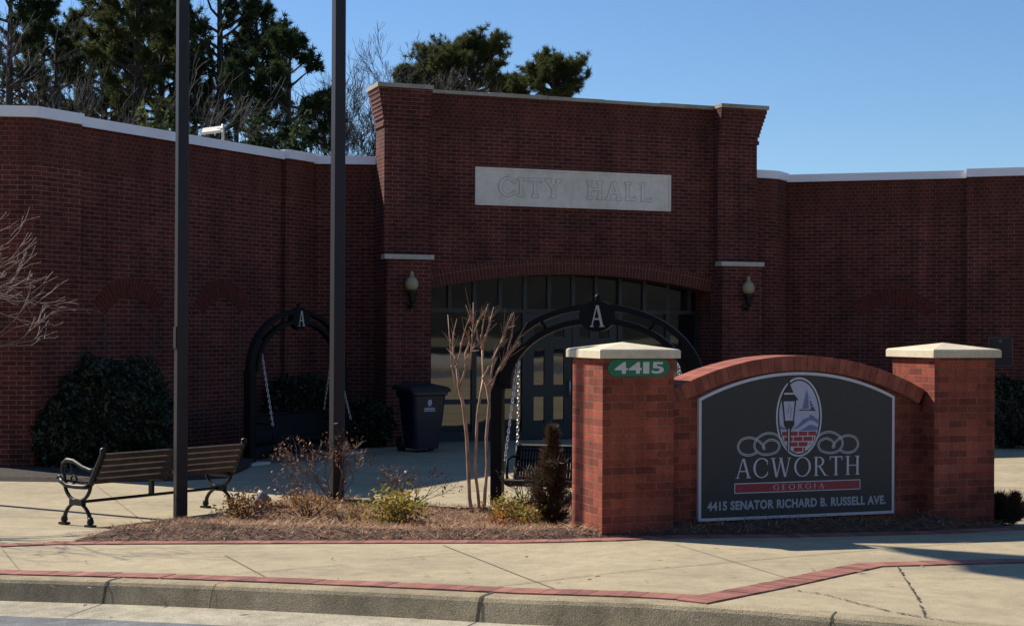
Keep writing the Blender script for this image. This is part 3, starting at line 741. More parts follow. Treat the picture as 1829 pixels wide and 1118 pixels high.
# blind arches in the wing walls
def blind(pA, pB, pxl, pxr, py_ap, py_end):
    A = Vector((*pA, 0)); e = (Vector((*pB, 0)) - A).normalized(); nrm = Vector((e.y, -e.x, 0))
    if nrm.y > 0: nrm = -nrm
    A = A - nrm * .05
    def hit(px, py):
        r_ = Vector(ray(px, py)); t = A.dot(nrm) / r_.dot(nrm); p = r_ * t; return (p - A).dot(e), p.z
    a0, z0 = hit(pxl, py_end); a1, _ = hit(pxr, py_end); _, z1 = hit((pxl + pxr) / 2, py_ap)
    half = (a1 - a0) / 2; mid = (a0 + a1) / 2; rise = max(.12, z1 - z0); R = (half * half + rise * rise) / (2 * rise); zc = z1 - R; am = math.asin(min(1, half / R))
    mb = MB(); n = max(16, int(R * 2 * am / .075)); th = .29
    for k in range(n):
        b0 = -am + 2 * am * (k + .08) / n; b1 = -am + 2 * am * (k + .92) / n
        q = [(mid + r * math.sin(b), zc + r * math.cos(b)) for r, b in ((R - th, b0), (R - th, b1), (R, b1), (R, b0))]
        mb.prism(q, A, e, ZZ, nrm, -.01, .012 + .002 * (k % 3), 0)
    # recessed joint round the infill panel below the ring
    rr = R - th
    w2 = rr * math.sin(am); zz = zc + rr * math.cos(am)
    for sgn in (-1, 1): mb.box(A, e, nrm, ZZ, mid + sgn * w2 - .012, mid + sgn * w2 + .012, -.01, .004, ZB, zz, 1)
    return mb
for a in ((LW[4], LW[5], 168, 294, 496, 540), (LW[4], LW[5], 346, 446, 500, 545), (RW[3], RW[4], 1518, 1676, 517, 546)):
    hp(blind(*a), 'blind_arch', ['arch_brick', 'crack'])

# ------------------------------------------------------------------ monument sign
OS = Vector((.76, 12.72, 0)); SB = -1.95
sign = thing('monument_sign', 'brick monument sign with two capped pillars and charcoal arched name board', 'sign', (2.6, 13.5, -1.75)); SO = (2.6, 13.5, -1.75)
def sbox(mb, s0, s1, d0, d1, z0, z1, mi=0): mb.box(OS, E_, N_, ZZ, s0, s1, d0, d1, z0, z1, mi)
def sp(mb, name, mats, parent=sign): return mb.build(name, mats, parent, SO)
for s0 in (0.0, 3.285):
    mb = MB(); sbox(mb, s0, s0 + .66, -.66, 0, SB, -.24); pl = sp(mb, 'pillar', 'signbrick')
    mb = MB(); a0, a1, d0, d1 = s0 - .045, s0 + .70, -.705, .045
    sbox(mb, a0, a1, d0, d1, -.239, -.176)
    P = lambda s, d, z: OS + E_ * s + N_ * d + ZZ * z
    bv = .012; r1 = [P(a0, d1, -.1758), P(a1, d1, -.1758), P(a1, d0, -.1758), P(a0, d0, -.1758)]
    r2 = [P(a0 + bv, d1 - bv, -.164), P(a1 - bv, d1 - bv, -.164), P(a1 - bv, d0 + bv, -.164), P(a0 + bv, d0 + bv, -.164)]
    ap = P((a0 + a1) / 2, (d0 + d1) / 2, -.105)
    for i in range(4):
        j = (i + 1) % 4; mb.face([r1[i], r1[j], r2[j], r2[i]]); mb.face([r2[i], r2[j], ap])
    sp(mb, 'cap', 'capstone', pl)
AC, AR = 1.972, 2.85                                   # arch of the sign: centre and outer radius, crown at z -0.222
def az(s, off=0): return -.222 - AR + math.sqrt((AR + off) ** 2 - (s - AC) ** 2)
mb = MB(); p = [(.66, SB), (3.285, SB)] + [(3.285 + (.66 - 3.285) * k / 30, az(3.285 + (.66 - 3.285) * k / 30, -.135)) for k in range(31)]
mb.prism(p, OS, E_, ZZ, N_, -.50, -.17); sp(mb, 'sign_wall', 'signbrick')
mb = MB(); n = 40; aL = math.asin((.665 - AC) / AR); aR = math.asin((3.28 - AC) / AR)
for k in range(n):
    b0 = aL + (aR - aL) * (k + .025) / n; b1 = aL + (aR - aL) * (k + .975) / n; w = .0022 * ((k * 7) % 5 - 2) / 2
    q = [(AC + r * math.sin(b_), -.222 - AR + r * math.cos(b_)) for r, b_ in ((AR - .13, b0), (AR - .13, b1), (AR + w * .4, b1), (AR + w * .4, b0))]
    for d0, d1 in ((-.53, -.337), (-.328, -.135 + w)): mb.prism(q, OS, E_, ZZ, N_, d0, d1, (k * 5) % 3)
pmr = [(AC + (AR - .134) * math.sin(aL + (aR - aL) * k / 30), -.222 - AR + (AR - .134) * math.cos(aL + (aR - aL) * k / 30)) for k in range(31)]
pmr += [(AC + (AR - .008) * math.sin(aR - (aR - aL) * k / 30), -.222 - AR + (AR - .008) * math.cos(aR - (aR - aL) * k / 30)) for k in range(31)]
mb.prism(pmr, OS, E_, ZZ, N_, -.522, -.146, 3)
M['rl1'] = mat('rowlock_brick_red', (.28, .075, .044), .88, .25, 10, .35, 60); M['rl2'] = mat('rowlock_brick_orange', (.31, .090, .052), .88, .25, 10, .35, 60); M['rl3'] = mat('rowlock_brick_dark', (.24, .066, .040), .88, .25, 10, .35, 60)
sp(mb, 'arch_coping', ['rl1', 'rl2', 'rl3', 'mortar'])
# name board
PR = 2.31; PC = 1.96; PT = -.367
def pz(s, off=0): return PT - PR + math.sqrt((PR + off) ** 2 - (s - PC) ** 2)
def board(ins): 
    l, r = .967 + ins, 2.952 - ins
    return [(l, -1.655 + ins), (r, -1.655 + ins)] + [(r + (l - r) * k / 36, pz(r + (l - r) * k / 36, -ins)) for k in range(37)]
mb = MB(); mb.prism(board(0), OS, E_, ZZ, N_, -.17, -.135, 0); bd = sp(mb, 'name_board', 'signwhite')
mb = MB(); mb.prism(board(.026), OS, E_, ZZ, N_, -.136, -.1335, 0); sp(mb, 'board_face', 'panel', bd)
D0 = -.1335
mb = MB(); put_serif(mb, 'ACWORTH', OS, E_, ZZ, N_, 1.322, 2.59, -1.292, -1.122, D0, .003, 0, track=.13); sp(mb, 'lettering', 'signwhite', bd)
mb = MB(); sbox(mb, 1.314, 2.592, D0, D0 + .0015, -1.425, -1.335, 0); sbox(mb, 1.322, 2.584, D0 + .0015, D0 + .003, -1.417, -1.343, 1)
put_serif(mb, 'GEORGIA', OS, E_, ZZ, N_, 1.70, 2.215, -1.403, -1.357, D0 + .003, .001, 0, track=.42); sp(mb, 'banner', ['signwhite', 'signred'], bd)
mb = MB(); put_text(mb, '4415 SENATOR RICHARD B. RUSSELL AVE.', OS, E_, ZZ, N_, 1.05, 2.862, -1.567, -1.487, D0 + .002, bold=.04, spacing=1.08); sp(mb, 'address_lettering', 'signaddr', bd)
# emblem: oval with lamp, boat, waves and brick wall
def LP(mb, poly, h, mi, th=.0006): mb.prism(poly, EO, E_, ZZ, N_, h, h + th, mi)
EO = OS + E_ * 1.957 + ZZ * -.765 + N_ * D0                # emblem centre
ew, eh = .232, .352
ell = lambda w, h, n=48: [(w * math.cos(2 * math.pi * k / n), h * math.sin(2 * math.pi * k / n)) for k in range(n)]
mb = MB(); LP(mb, ell(ew, eh), .0001, 0); LP(mb, ell(ew - .016, eh - .016), .0008, 1); LP(mb, ell(ew - .030, eh - .030), .0015, 2)
iw, ih = ew - .030, eh - .030
def clip(poly_f, n=40):                                     # area of the inner oval below a curve
    pts = []
    for k in range(n + 1):
        x = -iw + 2 * iw * k / n; yb = -ih * math.sqrt(max(0, 1 - (x / iw) ** 2)); yt = min(poly_f(x), -yb); pts.append((x, yb, max(yb, yt)))
    return pts
def below(f, lo, h, mi, n=40, a=-1, b=1):
    pts = [p for p in clip(f, n) if a * iw <= p[0] <= b * iw]
    for p, q in zip(pts, pts[1:]):
        l0, l1 = max(p[1], lo(p[0])), max(q[1], lo(q[0]))
        if p[2] - l0 > 1e-4 or q[2] - l1 > 1e-4: LP(mb, [(p[0], min(l0, p[2])), (q[0], min(l1, q[2])), (q[0], q[2]), (p[0], p[2])], h, mi)
g1 = lambda x: -.12 + .16 * math.exp(-((x - .10) / .11) ** 2) - .3 * max(0, -x) * 0
wall_top = -.122
below(lambda x: wall_top + .14 * math.exp(-((x - .11) / .12) ** 2) + .05 * math.exp(-((x + .20) / .06) ** 2), lambda x: wall_top, .0024, 3)
below(lambda x: wall_top + .078 * math.exp(-((x - .12) / .10) ** 2) + .012, lambda x: wall_top + .062 * math.exp(-((x - .12) / .09) ** 2) - .01, .0033, 2)
below(lambda x: wall_top + .095 + .06 * math.sin((x + .02) * 9), lambda x: wall_top + .075 + .05 * math.sin((x + .02) * 9), .0033, 2, 40, .05, .55)
below(lambda x: wall_top, lambda x: -1, .0026, 0)
bw, bh = .098, .047; rowi = 0; z1 = wall_top - .006
while z1 > -ih:
    z0 = z1 - bh + .009; off = 0 if rowi % 2 == 0 else bw / 2; x = -iw - bw + off
    while x < iw:
        xa, xb = x, x + bw - .009; zb = z0; xm = iw * math.sqrt(max(0, 1 - (max(abs(z0), abs(z1)) / ih) ** 2))
        xa2, xb2 = max(xa, -xm), min(xb, xm)
        if xb2 - xa2 > .008 and not (rowi == 2 and xa2 > .03 and xa2 < .13): LP(mb, [(xa2, z0), (xb2, z0), (xb2, z1), (xa2, z1)], .0034, 4)
        x += bw
    z1 -= bh; rowi += 1
put_text(mb, '1860', EO, E_, ZZ, N_, .035, .125, wall_top - 3 * bh + .012, wall_top - 2 * bh - .010, .0036, 0, 1, 4)
# boat
LP(mb, [(.030, .073), (.075, .24), (.088, .20), (.098, .073)], .0034, 3); LP(mb, [(.0, .058), (.165, .052), (.165, .064), (.05, .064), (.0, .070)], .0042, 5)
for q in ([(.118, .066), (.155, .066), (.148, .086), (.115, .090)], [(.113, .098), (.142, .094), (.134, .112), (.110, .118)], [(.108, .126), (.126, .120), (.120, .138), (.105, .144)], [(.100, .168), (.112, .16), (.104, .176), (.096, .182)]): LP(mb, q, .0042, 5)
# lantern
lx = -.105
LP(mb, [(lx - .008, .275), (lx + .004, .275), (lx + .010, .30), (lx + .004, .345), (lx - .003, .345), (lx - .010, .30)], .005, 1)
LP(mb, [(lx - .045, .215), (lx + .045, .215), (lx + .010, .29), (lx - .010, .29)], .0051, 1); LP(mb, [(lx - .05, .201), (lx + .05, .201), (lx + .047, .2149), (lx - .047, .2149)], .0052, 0)
LP(mb, [(lx - .092, .150), (lx + .098, .150), (lx + .052, .200), (lx - .052, .200)], .0053, 1); LP(mb, [(lx - .073, .1495), (lx + .073, .1495), (lx + .050, -.035), (lx - .050, -.035)], .0054, 1)
LP(mb, [(lx - .056, .140), (lx + .056, .140), (lx + .038, -.03), (lx - .038, -.03)], .0061, 2)
LP(mb, [(lx - .016, .03), (lx - .012, .03), (lx + .006, .12), (lx + .002, .12)], .0068, 1); LP(mb, [(lx + .008, -.01), (lx + .012, -.01), (lx + .026, .09), (lx + .022, .09)], .0068, 1)
LP(mb, [(lx - .045, -.075), (lx + .05, -.075), (lx + .056, -.036), (lx - .056, -.036)], .0062, 1); LP(mb, [(lx - .016, -.30), (lx + .016, -.30), (lx + .018, -.12), (lx + .045, -.0755), (lx - .045, -.0755), (lx - .018, -.12)], .0063, 1)
LP(mb, [(lx - .008, -.295), (lx + .004, -.295), (lx + .004, -.10), (lx - .008, -.10)], .007, 0)
sp(mb, 'emblem', ['signwhite', 'signblack', 'signsky', 'signblue', 'signred', 'signnavy'], bd)
def flat_ribbon(mb, pts, w, h, mi=0):
    n = len(pts); P = [Vector(p) for p in pts]
    Nn = [Vector((-(P[min(n - 1, i + 1)] - P[max(0, i - 1)]).y, (P[min(n - 1, i + 1)] - P[max(0, i - 1)]).x)).normalized() for i in range(n)]
    for i in range(n - 1):
        a, b = P[i], P[i + 1]
        LP(mb, [tuple(a - Nn[i] * w / 2), tuple(b - Nn[i + 1] * w / 2), tuple(b + Nn[i + 1] * w / 2), tuple(a + Nn[i] * w / 2)], h + .00002 * (i % 2), mi)
def ear(cx, cy, rx, ry, a0, a1, n=30): return [(cx + rx * math.cos(math.radians(a0 + (a1 - a0) * k / n)), cy + ry * math.sin(math.radians(a0 + (a1 - a0) * k / n))) for k in range(n + 1)]
def spline(pts, n=8):
    P = [Vector(p) for p in pts]; P = [P[0] * 2 - P[1]] + P + [P[-1] * 2 - P[-2]]; out = []
    for a, b, c, d in zip(P, P[1:], P[2:], P[3:]):
        for k in range(n):
            t = k / n; out.append(.5 * (2 * b + (c - a) * t + (2 * a - 5 * b + 4 * c - d) * t * t + (3 * b - a - 3 * c + d) * t ** 3))
    return out + [P[-2]]
SCR = [(228, 688), (190, 706), (140, 712), (85, 692), (58, 640), (85, 585), (145, 564), (200, 573), (245, 598), (278, 632), (292, 658), (284, 662), (279, 645), (295, 610), (345, 586), (400, 600), (424, 640), (400, 688), (330, 710), (262, 704), (215, 670), (202, 625), (225, 575), (280, 540), (335, 530), (395, 545), (440, 585), (475, 640), (520, 678)]
mb = MB()
for sg in (-1, 1):
    P = spline([(-sg * (x - 600) / 890, -(y - 385) / 965 + .012) for x, y in SCR], 6); n = len(P)
    for dw in (-.0065, .0065):
        out = []
        for i in range(n):
            t = (P[min(n - 1, i + 1)] - P[max(0, i - 1)]).normalized(); out.append((P[i].x - t.y * dw, P[i].y + t.x * dw))
        flat_ribbon(mb, out, .0062, .0003 + .0006 * (dw > 0) + .0012 * (sg > 0))
sp(mb, 'scrollwork', 'signwhite', bd)
# house number plate on the left pillar
mb = MB(); r = .0715; zc = -.3185
p = [(.545 + r * math.cos(math.radians(a)), zc + r * math.sin(math.radians(a))) for a in range(-90, 91, 10)] + [(.117 + r * math.cos(math.radians(a)), zc + r * math.sin(math.radians(a))) for a in range(90, 271, 10)]
po = OS + E_ * .33 + ZZ * zc
mb.prism(p, OS, E_, ZZ, N_, .001, .007)
np_ = tag(mb.build('number_plate', 'green', None, po), 'green rounded house number plate on brick pillar reading 4415', 'number plate')
for k, (dgt, a0, a1) in enumerate((('4', .104, .224), ('4', .234, .354), ('1', .366, .424), ('5', .446, .560))):
    mb = MB(); put_text(mb, dgt, OS, E_, ZZ, N_, a0, a1, -.368, -.270, .0085, bold=(.03 if dgt != '1' else .0)); mb.build('numeral', 'platewhite', np_, po)

# ------------------------------------------------------------------ fixtures on the building
def lamp():
    t = thing('wall_lamp', 'dark bracket wall lamp with aged acorn globe on the left brick buttress', 'lamp', group='wall lamps either side of the entrance')
    mb = MB(); mb.abox(-.045, .045, 0, .02, -.34, -.20)
    mb.tube([(0, .01, -.26), (0, .09, -.30), (0, .15, -.27), (0, .16, -.20)], .02, 8)
    mb.lathe([(.03, -.235), (.05, -.2), (.058, -.12), (.085, -.06), (.095, -.02), (.085, .0)], (0, .16, 0), 16); mb.build('bracket', 'black', t)
    mb = MB(); mb.lathe([(.075, 0), (.105, .05), (.115, .11), (.10, .17), (.062, .215), (.035, .235)], (0, .16, 0), 20); mb.build('globe', 'globe', t)
    mb = MB(); mb.lathe([(.04, .233), (.045, .25), (.02, .262), (.032, .285), (.03, .305), (.008, .325)], (0, .16, 0), 12); mb.build('finial', 'globe', t)
    return t
L1 = lamp(); ang = math.atan2(E_.y, E_.x)
L1.rotation_euler = (0, 0, ang + math.pi); L1.location = O_ + E_ * .40 + N_ * .201 + ZZ * .66
L2 = copy_tree(L1); L2.location = O_ + E_ * 6.915 + N_ * .201 + ZZ * .68
L2['label'] = 'dark bracket wall lamp with aged acorn globe on the right brick buttress'
# bronze plaque on the right wing
A = Vector((*along(list(RW[4:6]), .046)[0], 0)); Bq = Vector((*along(list(RW[4:6]), .046)[1], 0)); eq = (Bq - A).normalized(); nq = Vector((eq.y, -eq.x, 0))
def hitq(px, py):
    r_ = Vector(ray(px, py)); t = A.dot(nq) / r_.dot(nq); p = r_ * t; return (p - A).dot(eq), p.z
a0, z1 = hitq(1765, 602); a1, z0 = hitq(1809, 654)
po = A + eq * (a0 + a1) / 2 + ZZ * (z0 + z1) / 2
mb = MB(); mb.box(A, eq, nq, ZZ, a0, a1, .001, .022, z0, z1)
pq = tag(mb.build('wall_plaque', 'plaque', None, po), 'dark bronze plaque mounted on the brick wall of the right wing', 'plaque')
mb = MB(); w = .014
for b0, b1, c0, c1 in ((a0, a1, z1 - w, z1), (a0, a1, z0, z0 + w), (a0, a0 + w, z0 + w, z1 - w), (a1 - w, a1, z0 + w, z1 - w)): mb.box(A, eq, nq, ZZ, b0, b1, .0221, .032, c0, c1)
mb.build('rim', 'plaquehi', pq, po)
mb = MB(); mid = (a0 + a1) / 2; mb.lathe([(.03, 0), (.03, .004)], (0, 0, 0), 16)
mb = MB(); mb.prism([(mid + .03 * math.cos(k * .5236), z1 - .075 + .042 * math.sin(k * .5236)) for k in range(12)], A, eq, ZZ, nq, .0221, .027); mb.build('crest', 'plaquehi', pq, po)
# white flood light on a post at the rear of the roof
t = thing('flood_light', 'white rectangular flood light on thin post above left wing roof', 'light', at(398, 262, 34)); b0 = at(398, 262, 34)
hz = at(398, 222, 34).z - b0.z
mb = MB(); mb.tube([(0, 0, -.3), (0, 0, hz)], .032, 8); mb.abox(-.12, .0, -.03, .03, hz - .13, hz - .09); mb.build('post', 'floodwhite', t)
mb = MB(); nx_ = Vector((-.12, -.52, .85)).normalized(); ax_ = Vector((1, .02, .06)); ax_ = (ax_ - nx_ * ax_.dot(nx_)).normalized(); mb.box((0, 0, hz - .11), ax_, nx_.cross(ax_), nx_, -.46, -.04, -.12, .12, -.03, .03); mb.build('lamp_head', 'floodwhite', t)

# ------------------------------------------------------------------ tall poles, and an unseen banner added for its shadow
def pole(px, py, wb, wt, H, label, hand):
    g = gnd(px, py); t = thing('lamp_post', label, 'post', (g.x, g.y, g.z), TH + .16, group='tall dark posts in the planting bed')
    def sec(w, z, r=.012): return [(sx * (w - r) + r * math.cos(math.radians(a)), sy * (w - r) + r * math.sin(math.radians(a)), z) for sx, sy, a0 in ((1, 1, 0), (-1, 1, 90), (-1, -1, 180), (1, -1, 270)) for a in (a0, a0 + 30, a0 + 60, a0 + 90)]
    mb = MB(); rs = [sec(wb + (wt - wb) * (z + .1) / H, z) for z in (-.1, H * .33, H * .66, H)]
    for A_, B2_ in zip(rs, rs[1:]):
        for k in range(16): mb.face([A_[k], A_[(k + 1) % 16], B2_[(k + 1) % 16], B2_[k]])
    mb.face(rs[-1]); mb.build('shaft', 'bronze', t)
    if hand:
        mb = MB(); mb.abox(-wb - .010, -wb * .93, -.04, .045, hand - .11, hand + .11); mb.build('hand_hole_cover', 'bronze', t)
    mb = MB(); w = wb + .045
    q0 = [(-w, -w, -.05), (w, -w, -.05), (w, w, -.05), (-w, w, -.05)]; q1 = [(x, y, .02) for x, y, z in q0]; q2 = [(x * .72, y * .72, .06) for x, y, z in q0]
    for A_, B2_ in ((q0, q1), (q1, q2)):
        for k in range(4): mb.face([A_[k], A_[(k + 1) % 4], B2_[(k + 1) % 4], B2_[k]])
    mb.face(q2); mb.build('base_collar', 'footing', t)
    mb = MB(); mb.abox(-wt - .006, wt + .006, -wt - .006, wt + .006, H, H + .03); mb.build('top_cap', 'bronze', t)
    return t, g
P1, g1_ = pole(322, 942, .0595, .054, 6.05, 'tall dark square post rising in front of the slatted bench', 1.93)
P2, g2_ = pole(601, 905, .071, .063, 6.0, 'tall dark square post rising out of the rose bush', 0)
# pole and banner added left of the frame to cast the wedge of shade
ft = thing('shade_flagpole', 'slim silver pole with a red banner, added out of view to shade the pavement', 'shade_flagpole', (-6.66, 17.8, zg(-6.66, 17.8)))
mb = MB(); mb.tube([(0, 0, -.1), (0, 0, 6), (0, 0, 12.6)], [.06, .05, .035], 12); mb.lathe([(.03, 12.6), (.08, 12.66), (.09, 12.72), (.03, 12.8)], (0, 0, 0), 12); mb.build('mast', 'silver', ft)
mb = MB(); fv = Vector((.96, -2.4, 0)); fs = Vector((fv.y, -fv.x, 0)).normalized(); rows = []
for k in range(25):
    f = k / 24; c = fv * f + fs * (.10 * math.sin(f * 11) * f); d0 = 10.35 - .55 * f ** .8 - .05 * math.sin(f * 9); rows.append([(c.x, c.y, d0 + 1.75 * v / 6) for v in range(7)])
for a, b in zip(rows, rows[1:]):
    for v in range(6): mb.face([a[v], b[v], b[v + 1], a[v + 1]], 0, True)
mb.build('shade_flag', 'shade_flag', ft)

# ------------------------------------------------------------------ bench
def make_bench(L):
    t = thing('park_bench', 'black cast iron bench with dark wooden slats seen from behind', 'bench')
    H = .78
    for x in (0.0, L):
        mb = MB(); T = lambda pts, r: mb.tube([(x, y, z) for y, z in pts], r, 8)
        def arcp(cy, cz, ry, rz_, a0, a1, n=14): return [(cy + ry * math.cos(math.radians(a0 + (a1 - a0) * k / n)), cz + rz_ * math.sin(math.radians(a0 + (a1 - a0) * k / n))) for k in range(n + 1)]
        T(arcp(.25, .03, .21, .20, 0, 180), [.024 - .007 * math.sin(math.pi * k / 14) + .004 * (k in (1, 13)) for k in range(15)])      # lower arch: two feet
        T(arcp(.25, .44, .21, .19, 180, 360), .019)                                                                               # upper bowl under the seat
        mb.box((x, 0, 0), (1, 0, 0), (0, 1, 0), ZZ, -.028, .028, .15, .35, .208, .268)
        for y in (.04, .46):
            mb.lathe([(.03, .03), (.036, .05), (.03, .075), (.022, .1)], (x, y, 0), 10); mb.box((x, 0, 0), (1, 0, 0), (0, 1, 0), ZZ, -.035, .035, y - .055, y + .055, 0, .022)
        T([(.04, .43), (.02, .47), (-.03, .56), (-.09, .66), (-.135, .74), (-.15, H)], [.03, .034, .03, .027, .026, .03])               # back stile
        mb.lathe([(.012, H - .02), (.034, H), (.034, H + .02), (.012, H + .035)], (x, -.15, 0), 10)
        T([(.05, .415), (.15, .40), (.30, .395), (.42, .40), (.5, .43), (.53, .46)], [.03, .026, .024, .026, .028, .022])                # seat bearer
        T([(-.05, .585), (.05, .575), (.17, .60), (.32, .655), (.42, .66), (.49, .62), (.50, .56), (.46, .49), (.47, .43)], [.02, .02, .022, .024, .026, .024, .02, .018, .02])   # arm rest
        T(arcp(.40, .57, .06, .055, 60, -240, 16), [.012] * 17); T(arcp(.31, .47, .045, .04, 200, -100, 12), [.011] * 13); T(arcp(.55, .46, .03, .03, 0, 300, 10), [.012] * 11)
        mb.build('end_frame', 'black', t)
    for k in range(5):
        f = (k + .5) / 5; y, z = .015 - .155 * f, .45 + (H - .46) * f
        mb = MB(); u = Vector((0, -.43, .90)).normalized(); w = Vector((0, -.9, -.43)).normalized()
        mb.box((0, y, z), (1, 0, 0), w, u, .02, L - .02, .012, .040, -.0265, .0265); mb.build('back_slat', 'wood', t)
    for k in range(6):
        y = .07 + .075 * k
        mb = MB(); mb.box((0, y, .432 + .012 * abs(k - 2.5) / 2.5), (1, 0, 0), (0, 1, 0), ZZ, .02, L - .02, -.031, .031, -.012, .014); mb.build('seat_slat', 'wood', t)
    mb = MB(); mb.tube([(0, .25, .238), (L, .25, .238)], .016, 8); mb.build('stretcher', 'black', t)
    mb = MB(); mb.box((L / 2, 0, 0), (1, 0, 0), (0, 1, 0), ZZ, -.02, .02, .225, .275, .235, .41); mb.box((L / 2, 0, 0), (1, 0, 0), (0, 1, 0), ZZ, -.022, .022, .03, .46, .395, .418)
    mb.box((L / 2, 0, .42), (1, 0, 0), Vector((0, -.9, -.43)).normalized(), Vector((0, -.43, .90)).normalized(), -.02, .02, -.01, .011, -.01, .38)
    mb.build('centre_support', 'black', t)
    return t
fl, frr = gnd(166, 942), gnd(425, 911)
bL = Vector((frr.x - fl.x, frr.y - fl.y)); LEN = bL.length
bench = make_bench(LEN - .06)
bench.location = (fl.x, fl.y, (fl.z * .6 + frr.z * .4) + .0); 
pitch = math.atan2(frr.z - fl.z, LEN)
bench.rotation_euler = (0, -pitch, math.atan2(bL.y, bL.x)); bench.location.z = fl.z

# ------------------------------------------------------------------ arched swings
def make_swing(Wd):
    t = thing('arched_swing', 'black arched frame swing in front of the entrance doors', 'swing', group='arched swings on the plaza')
    zs, zt = 1.36, 2.255
    for x in (0, Wd):
        mb = MB(); mb.abox(x - .065, x + .065, -.065, .065, .0, zs + .02); mb.abox(x - .075, x + .075, -.075, .075, .0, .03)
        mb.abox(x - .07, x + .07, -.07, .07, zs - .03, zs + .03); mb.build('post', 'blackpaint', t)
        mb = MB(); mb.abox(x - .22, x + .22, -.22, .22, -.12, .035); mb.build('footing', 'footing', t)
    def arc(r, n=32):
        a_, b_ = Wd / 2 + r, (zt - zs) + r
        return [(Wd / 2 - a_ * math.cos(math.pi * k / n), 0, zs + b_ * math.sin(math.pi * k / n) ** .93) for k in range(n + 1)]
    mb = MB()
    def sq(rm, w, d):
        A_, B2_ = arc(rm + w, 56), arc(rm - w, 56); q = lambda p, y: (p[0], y, p[2])
        for a, b, c, e in zip(A_, A_[1:], B2_, B2_[1:]):
            mb.face([q(a, -d), q(c, -d), q(e, -d), q(b, -d)]); mb.face([q(a, d), q(b, d), q(e, d), q(c, d)])
            mb.face([q(a, -d), q(b, -d), q(b, d), q(a, d)]); mb.face([q(c, -d), q(c, d), q(e, d), q(e, -d)])
    sq(.03, .032, .05); sq(-.125, .032, .05)
    po_, pi_ = arc(.03), arc(-.125)
    for k in list(range(0, 6)) + list(range(26, 32)):
        mb.face([tuple(Vector(p_) + Vector((0, -.03, 0))) for p_ in (po_[k], pi_[k], pi_[k + 1], po_[k + 1])]); mb.face([tuple(Vector(p_) + Vector((0, .03, 0))) for p_ in (po_[k], po_[k + 1], pi_[k + 1], pi_[k])])
    for k in (10, 22): mb.tube([po_[k], pi_[k]], .018, 6)
    mb.build('arch', 'blackpaint', t)
    zc = zt - .075; mb = MB(); mb.prism([(Wd / 2 + .20 * math.cos(2 * math.pi * k / 32), zc + .175 * math.sin(2 * math.pi * k / 32)) for k in range(32)], (0, 0, 0), (1, 0, 0), ZZ, (0, -1, 0), -.05, .055)
    em = mb.build('emblem_disc', 'blackpaint', t)
    mb = MB(); mb.lathe([(.03, zt + .085), (.02, zt + .105), (.04, zt + .13), (.028, zt + .155), (.008, zt + .175)], (Wd / 2, 0, 0), 12); mb.build('finial', 'blackpaint', t)
    mb = MB(); put_serif(mb, 'A', (0, 0, 0), (1, 0, 0), ZZ, (0, -1, 0), Wd / 2 - .075, Wd / 2 + .085, zc - .12, zc + .12, .056, .006, 0, T=.16, t=.075, sh=.05); mb.build('letter', 'silver', em)
    # hanging seat: rounded trough of flat bars on a tube frame
    prof = [(.25, .70), (.215, .60), (.18, .48), (.15, .38), (.11, .31), (.05, .275), (-.03, .27), (-.13, .285), (-.24, .315), (-.31, .35)]
    x0, x1 = .17, Wd - .17
    mb = MB()
    for x in (x0, x1): mb.tube([(x, y, z) for y, z in prof], .022, 8)
    for i in (0, 5, 9): mb.tube([(x0, *prof[i]), (x1, *prof[i])], .022, 8)
    for x in (x0 + .02, x1 - .02): mb.tube([(x, .20, .58), (x, -.05, .60), (x, -.27, .58), (x, -.29, .34)], .016, 6)
    seat = mb.build('swing_seat', 'blackpaint', t)
    mb = MB(); n = int((x1 - x0) / .034)
    for k in range(1, n):
        x = x0 + (x1 - x0) * k / n
        for (ya, za), (yb, zb) in zip(prof, prof[1:]): mb.face([(x - .0155, ya, za), (x + .0155, ya, za), (x + .0155, yb, zb), (x - .0155, yb, zb)])
    for (ya, za), (yb, zb) in zip(prof, prof[1:]):
        ym, zm = (ya + yb) / 2, (za + zb) / 2; mb.box((0, ym, zm), (1, 0, 0), Vector((0, yb - ya, zb - za)).normalized(), Vector((0, -(zb - za), yb - ya)).normalized(), x0, x1, -.012, .012, .001, .004)
    mb.build('mesh_panel', 'blackpaint', seat)
    def chain(a, b, name='chain'):
        a, b = Vector(a), Vector(b); d = (b - a); L = d.length; d.normalize(); n = int(L / .042); mb = MB()
        u = d.orthogonal().normalized(); w = d.cross(u)
        for k in range(n):
            c = a + d * (k + .5) * L / n; s_ = u if k % 2 else w
            ring = [c + d * .031 * math.cos(q) + s_ * .014 * math.sin(q) for q in [2 * math.pi * j / 8 for j in range(9)]]
            mb.tube(ring, .0055, 4, cap=False)
        mb.build(name, 'galv', t)
    for x, sx in ((.24, x0), (Wd - .24, x1)):
        chain((x, -.015, 1.70), (sx - .0, -.30, .58)); chain((x, .015, 1.70), (sx + .0, .24, .70))
    return t
SWW = 2.30
s1 = make_swing(SWW); g = gnd(888, 908); s1.location = (g.x, g.y, g.z); s1.rotation_euler = (0, 0, math.radians(-15))
s2 = copy_tree(s1); g = gnd(446, 829); s2.location = (g.x, g.y, g.z); s2.rotation_euler = (0, 0, math.radians(60))
s2['label'] = 'black arched frame swing beside the left wing wall, behind the bench'

